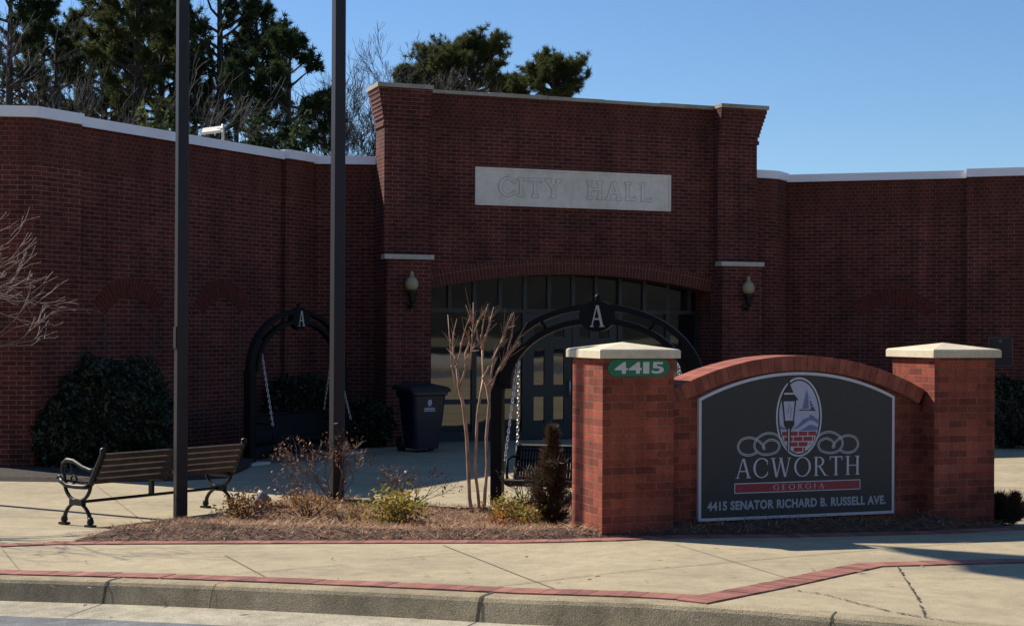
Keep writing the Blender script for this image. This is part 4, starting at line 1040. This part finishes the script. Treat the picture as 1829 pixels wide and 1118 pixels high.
# ------------------------------------------------------------------ wheeled bin
t = thing('wheeled_bin', 'dark blue wheeled rubbish bin with small white badge beside entrance', 'bin')
mb = MB(); lv = [(0.06, .44, .47), (.30, .49, .52), (.55, .545, .58), (.80, .58, .63), (.93, .60, .66), (.95, .66, .72), (1.0, .66, .72)]
def rr(w, d, r=.07, n=4):
    o = []
    for cx, cy, a in ((w / 2 - r, d / 2 - r, 0), (-w / 2 + r, d / 2 - r, 90), (-w / 2 + r, -d / 2 + r, 180), (w / 2 - r, -d / 2 + r, 270)):
        o += [(cx + r * math.cos(math.radians(a + 90 * k / n)), cy + r * math.sin(math.radians(a + 90 * k / n))) for k in range(n + 1)]
    return o
rings = [[(x, y, z) for x, y in rr(w, d)] for z, w, d in lv]
for A_, B2_ in zip(rings, rings[1:]):
    for k in range(len(A_)): mb.face([A_[k], A_[(k + 1) % len(A_)], B2_[(k + 1) % len(A_)], B2_[k]], 0, True)
mb.face(rings[0][::-1]); bo = mb.build('body', 'binblue', t)
mb = MB(); rings = [[(x, y + .02, z + .03 * (y > 0)) for x, y in rr(w, d)] for z, w, d in ((.995, .74, .80), (1.04, .75, .82), (1.08, .66, .72), (1.095, .45, .5))]
for A_, B2_ in zip(rings, rings[1:]):
    for k in range(len(A_)): mb.face([A_[k], A_[(k + 1) % len(A_)], B2_[(k + 1) % len(A_)], B2_[k]], 0, True)
mb.face(rings[-1]); mb.face(rings[0][::-1]); mb.build('lid', 'binlid', t)
for x in (-.27, .27):
    mb = MB(); mb.tube([(x - .035, .22, .13), (x + .035, .22, .13)], .13, 18); mb.build('wheel', 'binlid', t)
mb = MB(); mb.tube([(-.28, .34, .9), (-.28, .44, .95), (.28, .44, .95), (.28, .34, .9)], .018, 8); mb.build('handle', 'binlid', t)
mb = MB(); dn = Vector((0, -1, -.09)).normalized(); up = Vector((0, -.09, 1)).normalized()
for k, (a0, a1, c0, c1) in enumerate(((-.10, .10, -.10, -.085), (-.10, .10, -.075, -.055), (-.085, .085, -.05, -.038))): mb.box((0, -.308, .78), (1, 0, 0), dn, up, a0, a1, .004, .007, c0, c1)
mb.prism([(.036 * math.cos(k * .3927), .045 + .062 * math.sin(k * .3927)) for k in range(16)], (0, -.308, .78), (1, 0, 0), up, dn, .004, .007)
mb.build('badge', 'sticker', bo)
g = gnd(748, 810); t.location = (g.x + .02, g.y + .42, g.z); t.rotation_euler = (0, 0, math.radians(28)); 

# ------------------------------------------------------------------ garden spot light
t = thing('spot_light', 'grey ground spot light tilted upward among orange dry leaves', 'light')
mb = MB(); mb.abox(-.045, .045, -.04, .04, -.02, .07); mb.tube([(0, 0, .06), (0, 0, .13)], .02, 8); mb.build('mount', 'floodgrey', t)
mb = MB(); d = Vector((.55, .25, .62)).normalized(); c = Vector((-.02, 0, .17))
pr = [(-.09, .035), (-.07, .055), (.02, .068), (.07, .085), (.10, .088)]
mb.tube([c + d * a for a, r in pr], [r for a, r in pr], 14); mb.tube([c + d * .10, c + d * .102], [.075, .07], 14, 1); mb.build('lamp_head', ['floodgrey', 'lampglass'], t)
g = gnd(466, 934); t.location = (g.x, g.y, g.z + .05); t.rotation_euler = (0, 0, .1)

# ------------------------------------------------------------------ plants
def unit(a): return a / np.maximum(np.linalg.norm(a, axis=-1, keepdims=True), 1e-9)
def leaves(C, size, rng, up=.3, aspect=.5, jitter=.35):                  # leaf-shaped quads at centres C
    n = len(C); d = unit(rng.normal(size=(n, 3)) + np.array([0, 0, up])); w = unit(np.cross(d, rng.normal(size=(n, 3))))
    s = size * (1 + jitter * rng.normal(size=(n, 1))).clip(.4, 1.8)
    nrm = np.cross(d, w)
    a = C - d * s * .5; b = C + w * s * aspect * .5 + nrm * s * .08; c = C + d * s * .5; e = C - w * s * aspect * .5 + nrm * s * .08
    return np.stack([a, b, c, e], 1).reshape(-1, 3)
def needles(C, D, L, W, per, rng, spread=.9, lo=.0):                      # tufts of needle blades: C centres, D tuft directions
    n = len(C); c = np.repeat(C, per, 0); d = unit(np.repeat(D, per, 0) + rng.normal(size=(n * per, 3)) * spread)
    w = unit(np.cross(d, rng.normal(size=(n * per, 3)))) * W
    l = L * rng.uniform(.55, 1.15, (n * per, 1)); s = c + d * l * lo + rng.normal(size=(n * per, 3)) * L * .12
    return np.stack([s - w * .5, s + w * .5, s + d * l], 1).reshape(-1, 3)
def branchy(mb, p, d, L, r, depth, rng, tips, split=(2, 3), ang=.5, grav=.0, shrink=.72, n=4, seg=3, minr=.002, wob=.12, upb=0.0):
    pts = [Vector(p)]; rad = [r]; d = Vector(d).normalized()
    for k in range(seg):
        d = (d + Vector(rng.normal(size=3)) * wob + Vector((0, 0, upb - grav))).normalized()
        pts.append(pts[-1] + d * L / seg); rad.append(max(minr, r * (1 - .38 * (k + 1) / seg)))
    mb.tube(pts, rad, n, cap=False)
    if depth == 0: tips.append((pts[-1], d)); return
    k = rng.integers(split[0], split[1] + 1)
    for j in range(k):
        ax = d.orthogonal().normalized(); ax.rotate(Matrix.Rotation(rng.uniform(0, 6.283), 3, d)) if False else None
        ax = (Matrix.Rotation(rng.uniform(0, 6.283), 3, d) @ d.orthogonal()).normalized()
        nd = Matrix.Rotation(ang * rng.uniform(.5, 1.25), 3, ax) @ d
        src = pts[-1] if j < 2 else pts[rng.integers(1, len(pts))]
        branchy(mb, src, nd, L * shrink * rng.uniform(.75, 1.2), max(minr, rad[-1] * .8), depth - 1, rng, tips, split, ang, grav, shrink, n if depth > 2 else 3, seg, minr, wob, upb)
    tips.append((pts[-1], d))

# trees beyond the roof ------------------------------------------------------
def pine(px, py_top, D, wpx, cb_py, label, seed, matl='pine', dens=1.0, top_sharp=.55, needle=.24, group='pines beyond the roof', zbase=-2.5, nb=None):
    rng = np.random.default_rng(seed); top = at(px, py_top, D); base = Vector((top.x, top.y, zbase)); H = top.z - zbase
    rc = wpx / 2 / F * D; cb = at(px, cb_py, D).z - zbase
    t = thing('pine_tree', label, 'tree', base, 0, group); mb = MB()
    sway = rng.uniform(-.35, .35, 2)
    def axis(h): f = h / H; return Vector((sway[0] * math.sin(f * 2.6), sway[1] * math.sin(f * 2.2), h))
    mb.tube([axis(H * k / 10) for k in range(11)], [.018 * H * (1 - .88 * k / 10) + .015 for k in range(11)], 8)
    C, Dr = [], []; nb = nb or int((H - cb) * 4.2 * dens)
    for i in range(nb):
        f = (i + rng.uniform(0, 1)) / nb; h = cb + (H - cb) * f ** .9
        prof = (min(1, .6 + f * 1.6) if f < .25 else 1 - ((f - .25) / .75) ** 2.2 * (1 - .12)) * rng.uniform(.62, 1.12)
        L = rc * max(.16, prof); a = i * 2.39996 + rng.uniform(-.5, .5)
        el = rng.uniform(-.05, .35) + .7 * f
        p = axis(h); d = Vector((math.cos(a) * math.cos(el), math.sin(a) * math.cos(el), math.sin(el)))
        pts = [p]; r0 = .012 * H * (1 - f) * .5 + .022
        for k in range(4):
            d = (d + Vector(rng.normal(size=3)) * .13 + Vector((0, 0, .10))).normalized(); pts.append(pts[-1] + d * L / 4)
        mb.tube(pts, [r0 * (1 - .2 * k) for k in range(5)], 4, cap=False)
        for k in range(int(5 + L * 4.5 * dens)):
            q = rng.uniform(.42, 1.0); j = min(3, int(q * 4)); o = pts[j].lerp(pts[j + 1], q * 4 - j)
            sd = (d + Vector(rng.normal(size=3)) * .8 + Vector((0, 0, .35))).normalized(); sl_ = rng.uniform(.25, .75) * (.3 + .22 * L)
            e = o + sd * sl_; mb.tube([o, e], [.016, .008], 3, cap=False); C.append(e); Dr.append(sd)
            C.append(o + sd * sl_ * .55); Dr.append(sd)
            if rng.random() < .6: C.append(o + sd * sl_ * .2 + Vector(rng.normal(size=3)) * .1); Dr.append(sd)
        C.append(pts[-1]); Dr.append(d)
    mb.build('trunk', 'bark', t, uv=False)
    C = np.array([tuple(c) for c in C]); Dr = np.array([tuple(c) for c in Dr])
    raw('crown', needles(C, Dr, needle, .04, 25, rng, 1.2), 3, matl, t)
    return t
pine(385, -110, 58, 270, 245, 'tall dark pine with open limbs just right of the left pole', 21, dens=1.15)
pine(522, 70, 54, 190, 272, 'broad dark pine leaning down to the right beside second pole', 22, dens=1.5)
pine(455, 10, 62, 170, 265, 'dark pine half hidden between two nearer pines', 27, dens=1.35)
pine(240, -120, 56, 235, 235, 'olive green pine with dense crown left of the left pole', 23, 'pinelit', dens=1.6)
pine(175, -40, 70, 170, 250, 'thin hazy pine standing behind the olive pine', 28, dens=1.0)
pine(25, -80, 52, 200, 165, 'dark pine at the left edge of the photo', 24, dens=1.4)
pine(300, -70, 60, 210, 262, 'dense dark pine filling the gap left of the left pole', 36, dens=1.4)
pine(575, 175, 56, 95, 272, 'low dark pine just left of second pole', 37, dens=1.4)
pine(425, 110, 53, 150, 275, 'low dark pine right of the white flood light', 38, dens=1.3)
pine(100, 60, 56, 150, 215, 'low hazy pine above the left wing roof corner', 39, dens=1.0)
pine(70, 10, 63, 150, 200, 'hazy pine filling the space right of the edge pine', 40, dens=1.1)
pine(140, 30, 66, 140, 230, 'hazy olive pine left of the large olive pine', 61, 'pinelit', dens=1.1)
pine(205, 60, 60, 150, 255, 'low dark pine below the large olive pine', 62, dens=1.3)
pine(345, 120, 55, 120, 262, 'low dark pine just behind the left pole', 63, dens=1.3)
pine(325, 0, 68, 190, 262, 'shadowy pine behind the left pole', 29, dens=1.35)
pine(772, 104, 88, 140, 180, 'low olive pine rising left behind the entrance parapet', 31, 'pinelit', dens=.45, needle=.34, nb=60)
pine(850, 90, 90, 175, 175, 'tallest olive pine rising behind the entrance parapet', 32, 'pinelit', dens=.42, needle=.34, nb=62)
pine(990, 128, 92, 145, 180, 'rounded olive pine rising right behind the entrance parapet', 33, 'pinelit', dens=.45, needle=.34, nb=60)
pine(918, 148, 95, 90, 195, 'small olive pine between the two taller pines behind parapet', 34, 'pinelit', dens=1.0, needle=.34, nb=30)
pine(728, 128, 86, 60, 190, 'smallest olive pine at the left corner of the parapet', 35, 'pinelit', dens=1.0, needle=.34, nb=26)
def bare_tree(px, py_top, D, el0, label, seed, depth=6, r=.12, matl='baretwig', ang=.36, zb=-2.5, first=.30, minr=.0062, k0=6):
    rng = np.random.default_rng(seed); top = at(px, py_top, D); H = top.z - zb
    t = thing('bare_tree', label, 'tree', (top.x, top.y, zb), 0, 'leafless trees beyond the roof'); mb = MB(); tips = []
    mb.tube([(0, 0, 0), (.05, 0, H * first)], [r * 1.2, r], 8, cap=False)
    for j in range(k0):
        a = j * 2.4 + rng.uniform(-.3, .3); el = el0 * rng.uniform(.3, 1.1)
        branchy(mb, (.05, 0, H * first * rng.uniform(.85, 1)), (math.cos(a) * math.sin(el), math.sin(a) * math.sin(el), math.cos(el)), H * .22, r * .5, depth, rng, tips, (2, 3), ang, 0, .74, 4, 3, minr, .17, .07)
    zs = np.array([v[2] for v in mb.v]); k = H / np.percentile(zs, 99.7)
    mb.v = [(x * k, y * k, z * k) for x, y, z in mb.v]
    mb.build('branches', matl, t, uv=False); return t
bare_tree(652, 92, 62, .40, 'leafless grey tree between second pole and entrance parapet', 41, depth=8, k0=8, minr=.007)
bare_tree(112, -20, 60, .34, 'tall leafless grey tree between two pines at left', 42, depth=6, k0=5)
bare_tree(60, 40, 48, .6, 'leafless brownish tree low at the left edge', 43, depth=6)
bare_tree(566, 160, 60, .5, 'short leafless tree behind second pole', 45, depth=5)
def scrub(px, py_top, D, wpx, label, seed, matl, n=7000, size=.17):
    rng = np.random.default_rng(seed); top = at(px, py_top, D); zb = -2.5; H = top.z - zb; rx = wpx / 2 / F * D
    t = thing('bushy_tree', label, 'tree', (top.x, top.y, zb), 0, 'leafy undergrowth trees above the roof edge'); mb = MB(); tips = []
    mb.tube([(0, 0, 0), (0, 0, H * .5)], [.12, .08], 6, cap=False)
    for j in range(6): branchy(mb, (0, 0, H * .4), (math.cos(j), math.sin(j), 1.4), H * .22, .04, 3, rng, tips, (2, 3), .6, 0, .7, 4, 3, .007, .2)
    mb.build('trunk', 'bark', t, uv=False)
    cl = rng.normal(size=(46, 3)); cl = unit(cl) * rng.uniform(.35, 1, (46, 1)) * np.array([rx, rx * .8, H * .36]) + np.array([0, 0, H * .63])
    C = cl[rng.integers(0, 46, n)] + rng.normal(size=(n, 3)) * np.array([rx * .17, rx * .17, H * .05])
    raw('crown', leaves(C, size, rng, .2, .55), 4, matl, t)
scrub(255, 178, 46, 110, 'olive leafy undergrowth above the left wing roof', 51, 'pinelit')
scrub(470, 212, 48, 120, 'dark undergrowth left of second pole above the roof', 52, 'pine')
scrub(330, 196, 47, 130, 'dark leafy undergrowth either side of the left pole above the roof', 57, 'pine')
scrub(545, 225, 47, 110, 'dark leafy undergrowth at the foot of the low pine by second pole', 58, 'pine')
scrub(165, 165, 48, 110, 'brownish leafy undergrowth right of the roof corner', 59, 'brownleaf')
scrub(375, 206, 47, 90, 'dark bushy undergrowth behind the white flood light', 53, 'pine')
scrub(100, 168, 50, 130, 'brown bushy undergrowth above the roof corner', 54, 'brownleaf')
scrub(20, 95, 55, 120, 'brown leafed oak at the left photo edge', 55, 'brownleaf')
scrub(800, 134, 84, 90, 'brown crowned oak below the parapet pines', 56, 'brownleaf', 2600)

# clipped evergreen shrubs against the walls --------------------------------------
def shrub(px, py, D, rx, rz, label, seed, n=9000, size=.065):
    rng = np.random.default_rng(seed); g = at(px, py, D); z0 = -2.03
    t = thing('evergreen_shrub', label, 'shrub', (g.x, g.y, z0), 0, 'dark rounded evergreen shrubs against the walls'); mb = MB(); tips = []
    for j in range(7): branchy(mb, (0, 0, 0), (math.cos(j * .9) * .6, math.sin(j * .9) * .6, 1), rz * .5, .02, 3, rng, tips, (2, 3), .5, 0, .75, 4, 2, .004)
    mb.build('stems', 'stem', t, uv=False)
    d = unit(rng.normal(size=(n, 3))); lump = 1 + .10 * np.sin(d[:, :1] * 7 + seed) * np.cos(d[:, 1:2] * 6) + .07 * np.sin(d[:, 2:] * 11 + d[:, :1] * 9)
    C = d * rng.uniform(.72, 1.03, (n, 1)) ** .6 * lump * np.array([rx, rx * .8, rz]) + np.array([0, 0, rz * .98]); C = C[C[:, 2] > .02]
    raw('foliage', leaves(C, size, rng, .5, .55), 4, 'evergreen', t)
shrub(195, 700, 21.9, .95, .80, 'largest dark round evergreen shrub behind the bench, left of left pole', 61, 13000)
shrub(115, 720, 21.3, .45, .50, 'dark evergreen shrub at the foot of the left wing corner', 62, 6000)
shrub(530, 740, 26.0, .75, .62, 'dark round evergreen shrub behind the left arched swing', 63, 8000)
shrub(655, 760, 26.1, .45, .42, 'low dark evergreen shrub beside the entrance pavilion left edge', 64, 4500)
shrub(1800, 740, 26.6, .55, .62, 'dark round evergreen shrub under the bronze plaque', 65, 6500)
# near leafless ornamental tree, left of the frame, its sunlit twigs reaching in
rng = np.random.default_rng(72); bt = thing('bare_ornamental_tree', 'leafless pale twigged tree reaching in at the left photo edge', 'tree', (-6.15, 14.3, -1.97)); mb = MB(); tips = []
mb.tube([(0, 0, -.1), (.03, 0, .9), (.02, .03, 1.75)], [.07, .06, .055], 8)
for j in range(12):
    a = j * 2.4 + .1; el = rng.uniform(.5, 1.25)
    branchy(mb, (.02, .03, rng.uniform(1.15, 1.75)), (math.cos(a) * math.sin(el), math.sin(a) * math.sin(el), math.cos(el)), .60, .022, 6, rng, tips, (1, 3), .42, 0, .78, 4, 3, .0026, .12, .02)
mb.build('branches', 'palebark', bt, uv=False)
# crape myrtle: three tall stems with knuckled pruned tops
ct = thing('crape_myrtle', 'leafless crape myrtle with three slender stems and knobbly pruned tops', 'tree'); g = gnd(852, 929); ct.location = (g.x, g.y, g.z); mb = MB(); rng = np.random.default_rng(8)
S = F / g.y
def cp(px, py, dy=0.0): return Vector(((px - 852) / S, dy, (929 - py) / S))
stems = [([(845, 929), (838, 890), (836, 840), (833, 780), (826, 720), (818, 690), (815, 655)], .022), ([(858, 929), (853, 880), (848, 840), (850, 790), (852, 740), (858, 700), (862, 675)], .018), ([(864, 929), (866, 880), (870, 830), (868, 780), (873, 720), (868, 690), (862, 675), (860, 620)], .019)]
tw = []
for k, (pl, r) in enumerate(stems):
    pts = [cp(x, y, .05 * math.sin(i + k)) for i, (x, y) in enumerate(pl)]; mb.tube(pts, [r * (1 - .4 * i / len(pts)) for i in range(len(pts))], 8, cap=True)
    mb.lathe([(r * .5, -.03), (r * 1.2, 0), (r * .5, .03)], pts[-1], 8)
for a, b, c in (((826, 720), (806, 655), (797, 562)), ((815, 655), (808, 630), (815, 570)), ((815, 655), (822, 615), (840, 560)), ((815, 655), (812, 640), (800, 600)), ((838, 660), (842, 600), (843, 540)), ((829, 650), (836, 615), (835, 590)),
                ((820, 690), (832, 640), (848, 612)), ((860, 620), (858, 600), (870, 543)), ((860, 620), (866, 600), (880, 548)), ((860, 620), (850, 590), (830, 545)), ((864, 610), (873, 580), (878, 560)), ((862, 675), (880, 640), (912, 560)),
                ((880, 640), (895, 610), (916, 557)), ((868, 690), (890, 660), (940, 575)), ((873, 700), (885, 665), (905, 625)), ((868, 690), (878, 655), (884, 612)), ((843, 600), (852, 575), (862, 555)), ((905, 640), (912, 600), (917, 560)), ((885, 665), (900, 650), (925, 610))):
    pts = [cp(*a), cp(*b, rng.uniform(-.08, .08)), cp(*c, rng.uniform(-.15, .15))]; m_ = pts[0].lerp(pts[1], .5) + Vector(rng.normal(size=3)) * .012
    mb.tube([pts[0], m_, pts[1], pts[1].lerp(pts[2], .5) + Vector(rng.normal(size=3)) * .008, pts[2]], [.0105, .0095, .008, .006, .0032], 6)
    mb.lathe([(.006, -.015), (.015, 0), (.006, .015)], pts[1], 6)
    for q in range(5):
        o = pts[1].lerp(pts[2], rng.uniform(.05, .7)); e = o + (pts[2] - pts[1]).normalized() * rng.uniform(.06, .2) + Vector(rng.normal(size=3)) * .05; mb.tube([o, e], [.004, .0018], 4)
mb.build('stems', 'crapebark', ct, uv=False)
# shrubs of the bed: stems from one foot, leaves where the photo has them
def bedbush(name, px, py, wpx, hpx, label, seed, matl, nleaf, size, cat='shrub', stems=9, depth=3, r=.007, tip_only=True, ang=.45, dense=False, group=None, spread=.9):
    rng = np.random.default_rng(seed); g = gnd(px, py); S = F / g.y; h, w = hpx / S, wpx / S / 2
    t = thing(name, label, cat, (g.x, g.y, g.z + (.06 if inpoly(g.x, g.y, BED) else 0)), 0, group); mb = MB(); tips = []
    for j in range(stems):
        a = j * 2.4 + rng.uniform(-.3, .3); k = spread * rng.uniform(.25, 1)
        branchy(mb, (math.cos(a) * .03, math.sin(a) * .03, 0), (math.cos(a) * k * w / h, math.sin(a) * k * w / h * .8, 1), h * .42, r, depth, rng, tips, (1, 3), ang, 0, .7, 4, 3, .0018, .12, .03)
    mb.lathe([(.02, -.04), (.045, -.01), (.04, .015), (.015, .03)], (0, 0, 0), 8)
    V = np.array(mb.v); sx = w / np.percentile(np.abs(V[:, 0]), 97); sz = h / np.percentile(V[:, 2], 99)
    mb.v = [(x * sx, y * sx * .85, z * sz) for x, y, z in mb.v]; mb.build('stems', 'stem', t, uv=False)
    T = np.array([tuple(p) for p, d in tips]) * np.array([sx, sx * .85, sz])
    if dense:
        cl = unit(rng.normal(size=(30, 3))) * rng.uniform(.35, 1, (30, 1)) * np.array([w, w * .8, h * .5]) + np.array([0, 0, h * .55])
        T = np.concatenate([T, cl, cl])
    C = T[rng.integers(0, len(T), nleaf)] + rng.normal(size=(nleaf, 3)) * size * (1.6 if dense else .9); C = C[C[:, 2] > .0]
    raw('leaves', leaves(C, size, rng, .25, .5), 4, matl, t); return t
bedbush('rose_bush', 600, 908, 200, 118, 'sparse rose bush with reddish leaves round the second pole', 81, 'roseleaf', 430, .042, stems=13, depth=4, r=.009)
bedbush('rose_bush', 722, 922, 165, 78, 'sparse low rose bush right of the second pole', 82, 'roseleaf', 210, .038, stems=10, depth=3)
bedbush('rose_bush', 520, 905, 70, 50, 'small twiggy rose bush left of the second pole', 83, 'roseleaf', 70, .035, stems=6)
bedbush('rose_bush', 938, 912, 95, 72, 'nearly leafless twiggy bush right of the swing post', 84, 'brownleaf', 60, .03, stems=9, depth=3)
bedbush('nandina', 698, 950, 105, 48, 'yellow green leafy shrub at the front of the bed', 85, 'nandina', 1100, .045, dense=True, stems=12, depth=2)
bedbush('nandina', 906, 945, 62, 38, 'yellow green leafy shrub at the swing post foot', 86, 'nandina', 560, .042, dense=True, stems=9, depth=2)
bedbush('nandina', 945, 950, 40, 30, 'small green leafy shrub beside bronzed conifer', 87, 'nandina', 300, .04, dense=True, stems=7, depth=2)
bedbush('dry_shrub', 432, 940, 78, 42, 'orange brown dry shrub beside the spot light', 88, 'orangeleaf', 750, .036, dense=True, stems=10, depth=2)
bedbush('dry_shrub', 545, 938, 100, 46, 'orange brown dry shrub left of the rose bush', 89, 'orangeleaf', 520, .036, dense=True, stems=12, depth=2)
bedbush('dry_shrub', 617, 945, 60, 30, 'low pale dry shrub in front of the rose bush', 90, 'orangeleaf', 120, .032, stems=9, depth=2)
bedbush('flowering_plant', 893, 952, 34, 18, 'low red orange leafed plant beside yellow green shrub', 91, 'redorange', 150, .035, cat='plant', dense=True, stems=6, depth=1)
bedbush('weed', 1300, 945, 60, 14, 'low green weed in the shade under the name board', 92, 'evergreen', 160, .03, cat='plant', stems=8, depth=1)
bedbush('weed', 1452, 938, 50, 12, 'small green weed below the address lettering', 93, 'evergreen', 130, .03, cat='plant', stems=8, depth=1)
def conifer(px, py, hpx, wpx, label, seed, lean=0.0, n=420):
    rng = np.random.default_rng(seed); g = gnd(px, py); S = F / g.y; h, w = hpx / S, wpx / S / 2
    t = thing('dwarf_conifer', label, 'shrub', (g.x, g.y, g.z + .02), 0, 'bronzed conifers at the sign pillars'); mb = MB(); C, D = [], []
    mb.tube([(0, 0, 0), (lean * h * .5, 0, h * .5), (lean * h, 0, h * .97)], [.035, .022, .005], 6)
    lob = [(rng.uniform(0, 6.28), rng.uniform(.1, .75), rng.uniform(.25, .6)) for _ in range(9)]
    for i in range(n):
        f = rng.random() ** 1.1; zz = h * (.02 + .93 * f); a = rng.uniform(0, 6.283)
        env = w * (min(1, .55 + 2.2 * f) if f < .2 else (1 - (f - .2) / .8) ** 1.5 * 1.05 + .06)
        env *= .38 + 1.6 * sum(k * math.exp(-((f - c) / .09) ** 2) * max(0, math.cos(a - b)) for b, c, k in lob)
        o = Vector((lean * zz, 0, zz)); L = env * rng.uniform(.5, 1.1); d = Vector((math.cos(a), math.sin(a), rng.uniform(.5, 1.1) + f)).normalized()
        e = o + Vector((math.cos(a), math.sin(a), 0)) * L + Vector((0, 0, L * rng.uniform(.2, .9)))
        if i % 2 == 0: mb.tube([o, o.lerp(e, .6) - Vector((0, 0, .01)), e], [.006, .004, .002], 3, cap=False)
        for q in (1.0, .72):
            C.append(o.lerp(e, q)); D.append(d)
    mb.build('trunk', 'stem', t, uv=False)
    raw('foliage', needles(np.array([tuple(c) for c in C]), np.array([tuple(c) for c in D]), .10, .010, 16, rng, .45), 3, 'juniper', t)
conifer(984, 950, 188, 88, 'bronzed brown conifer with pointed top beside left sign pillar', 95, .01, 330)
conifer(1786, 936, 40, 62, 'low dark bronzed conifer at the foot of right sign pillar', 96, -.1, 260)
conifer(1806, 939, 46, 34, 'low dark bronzed conifer sprig right of right sign pillar', 97, .2, 90)
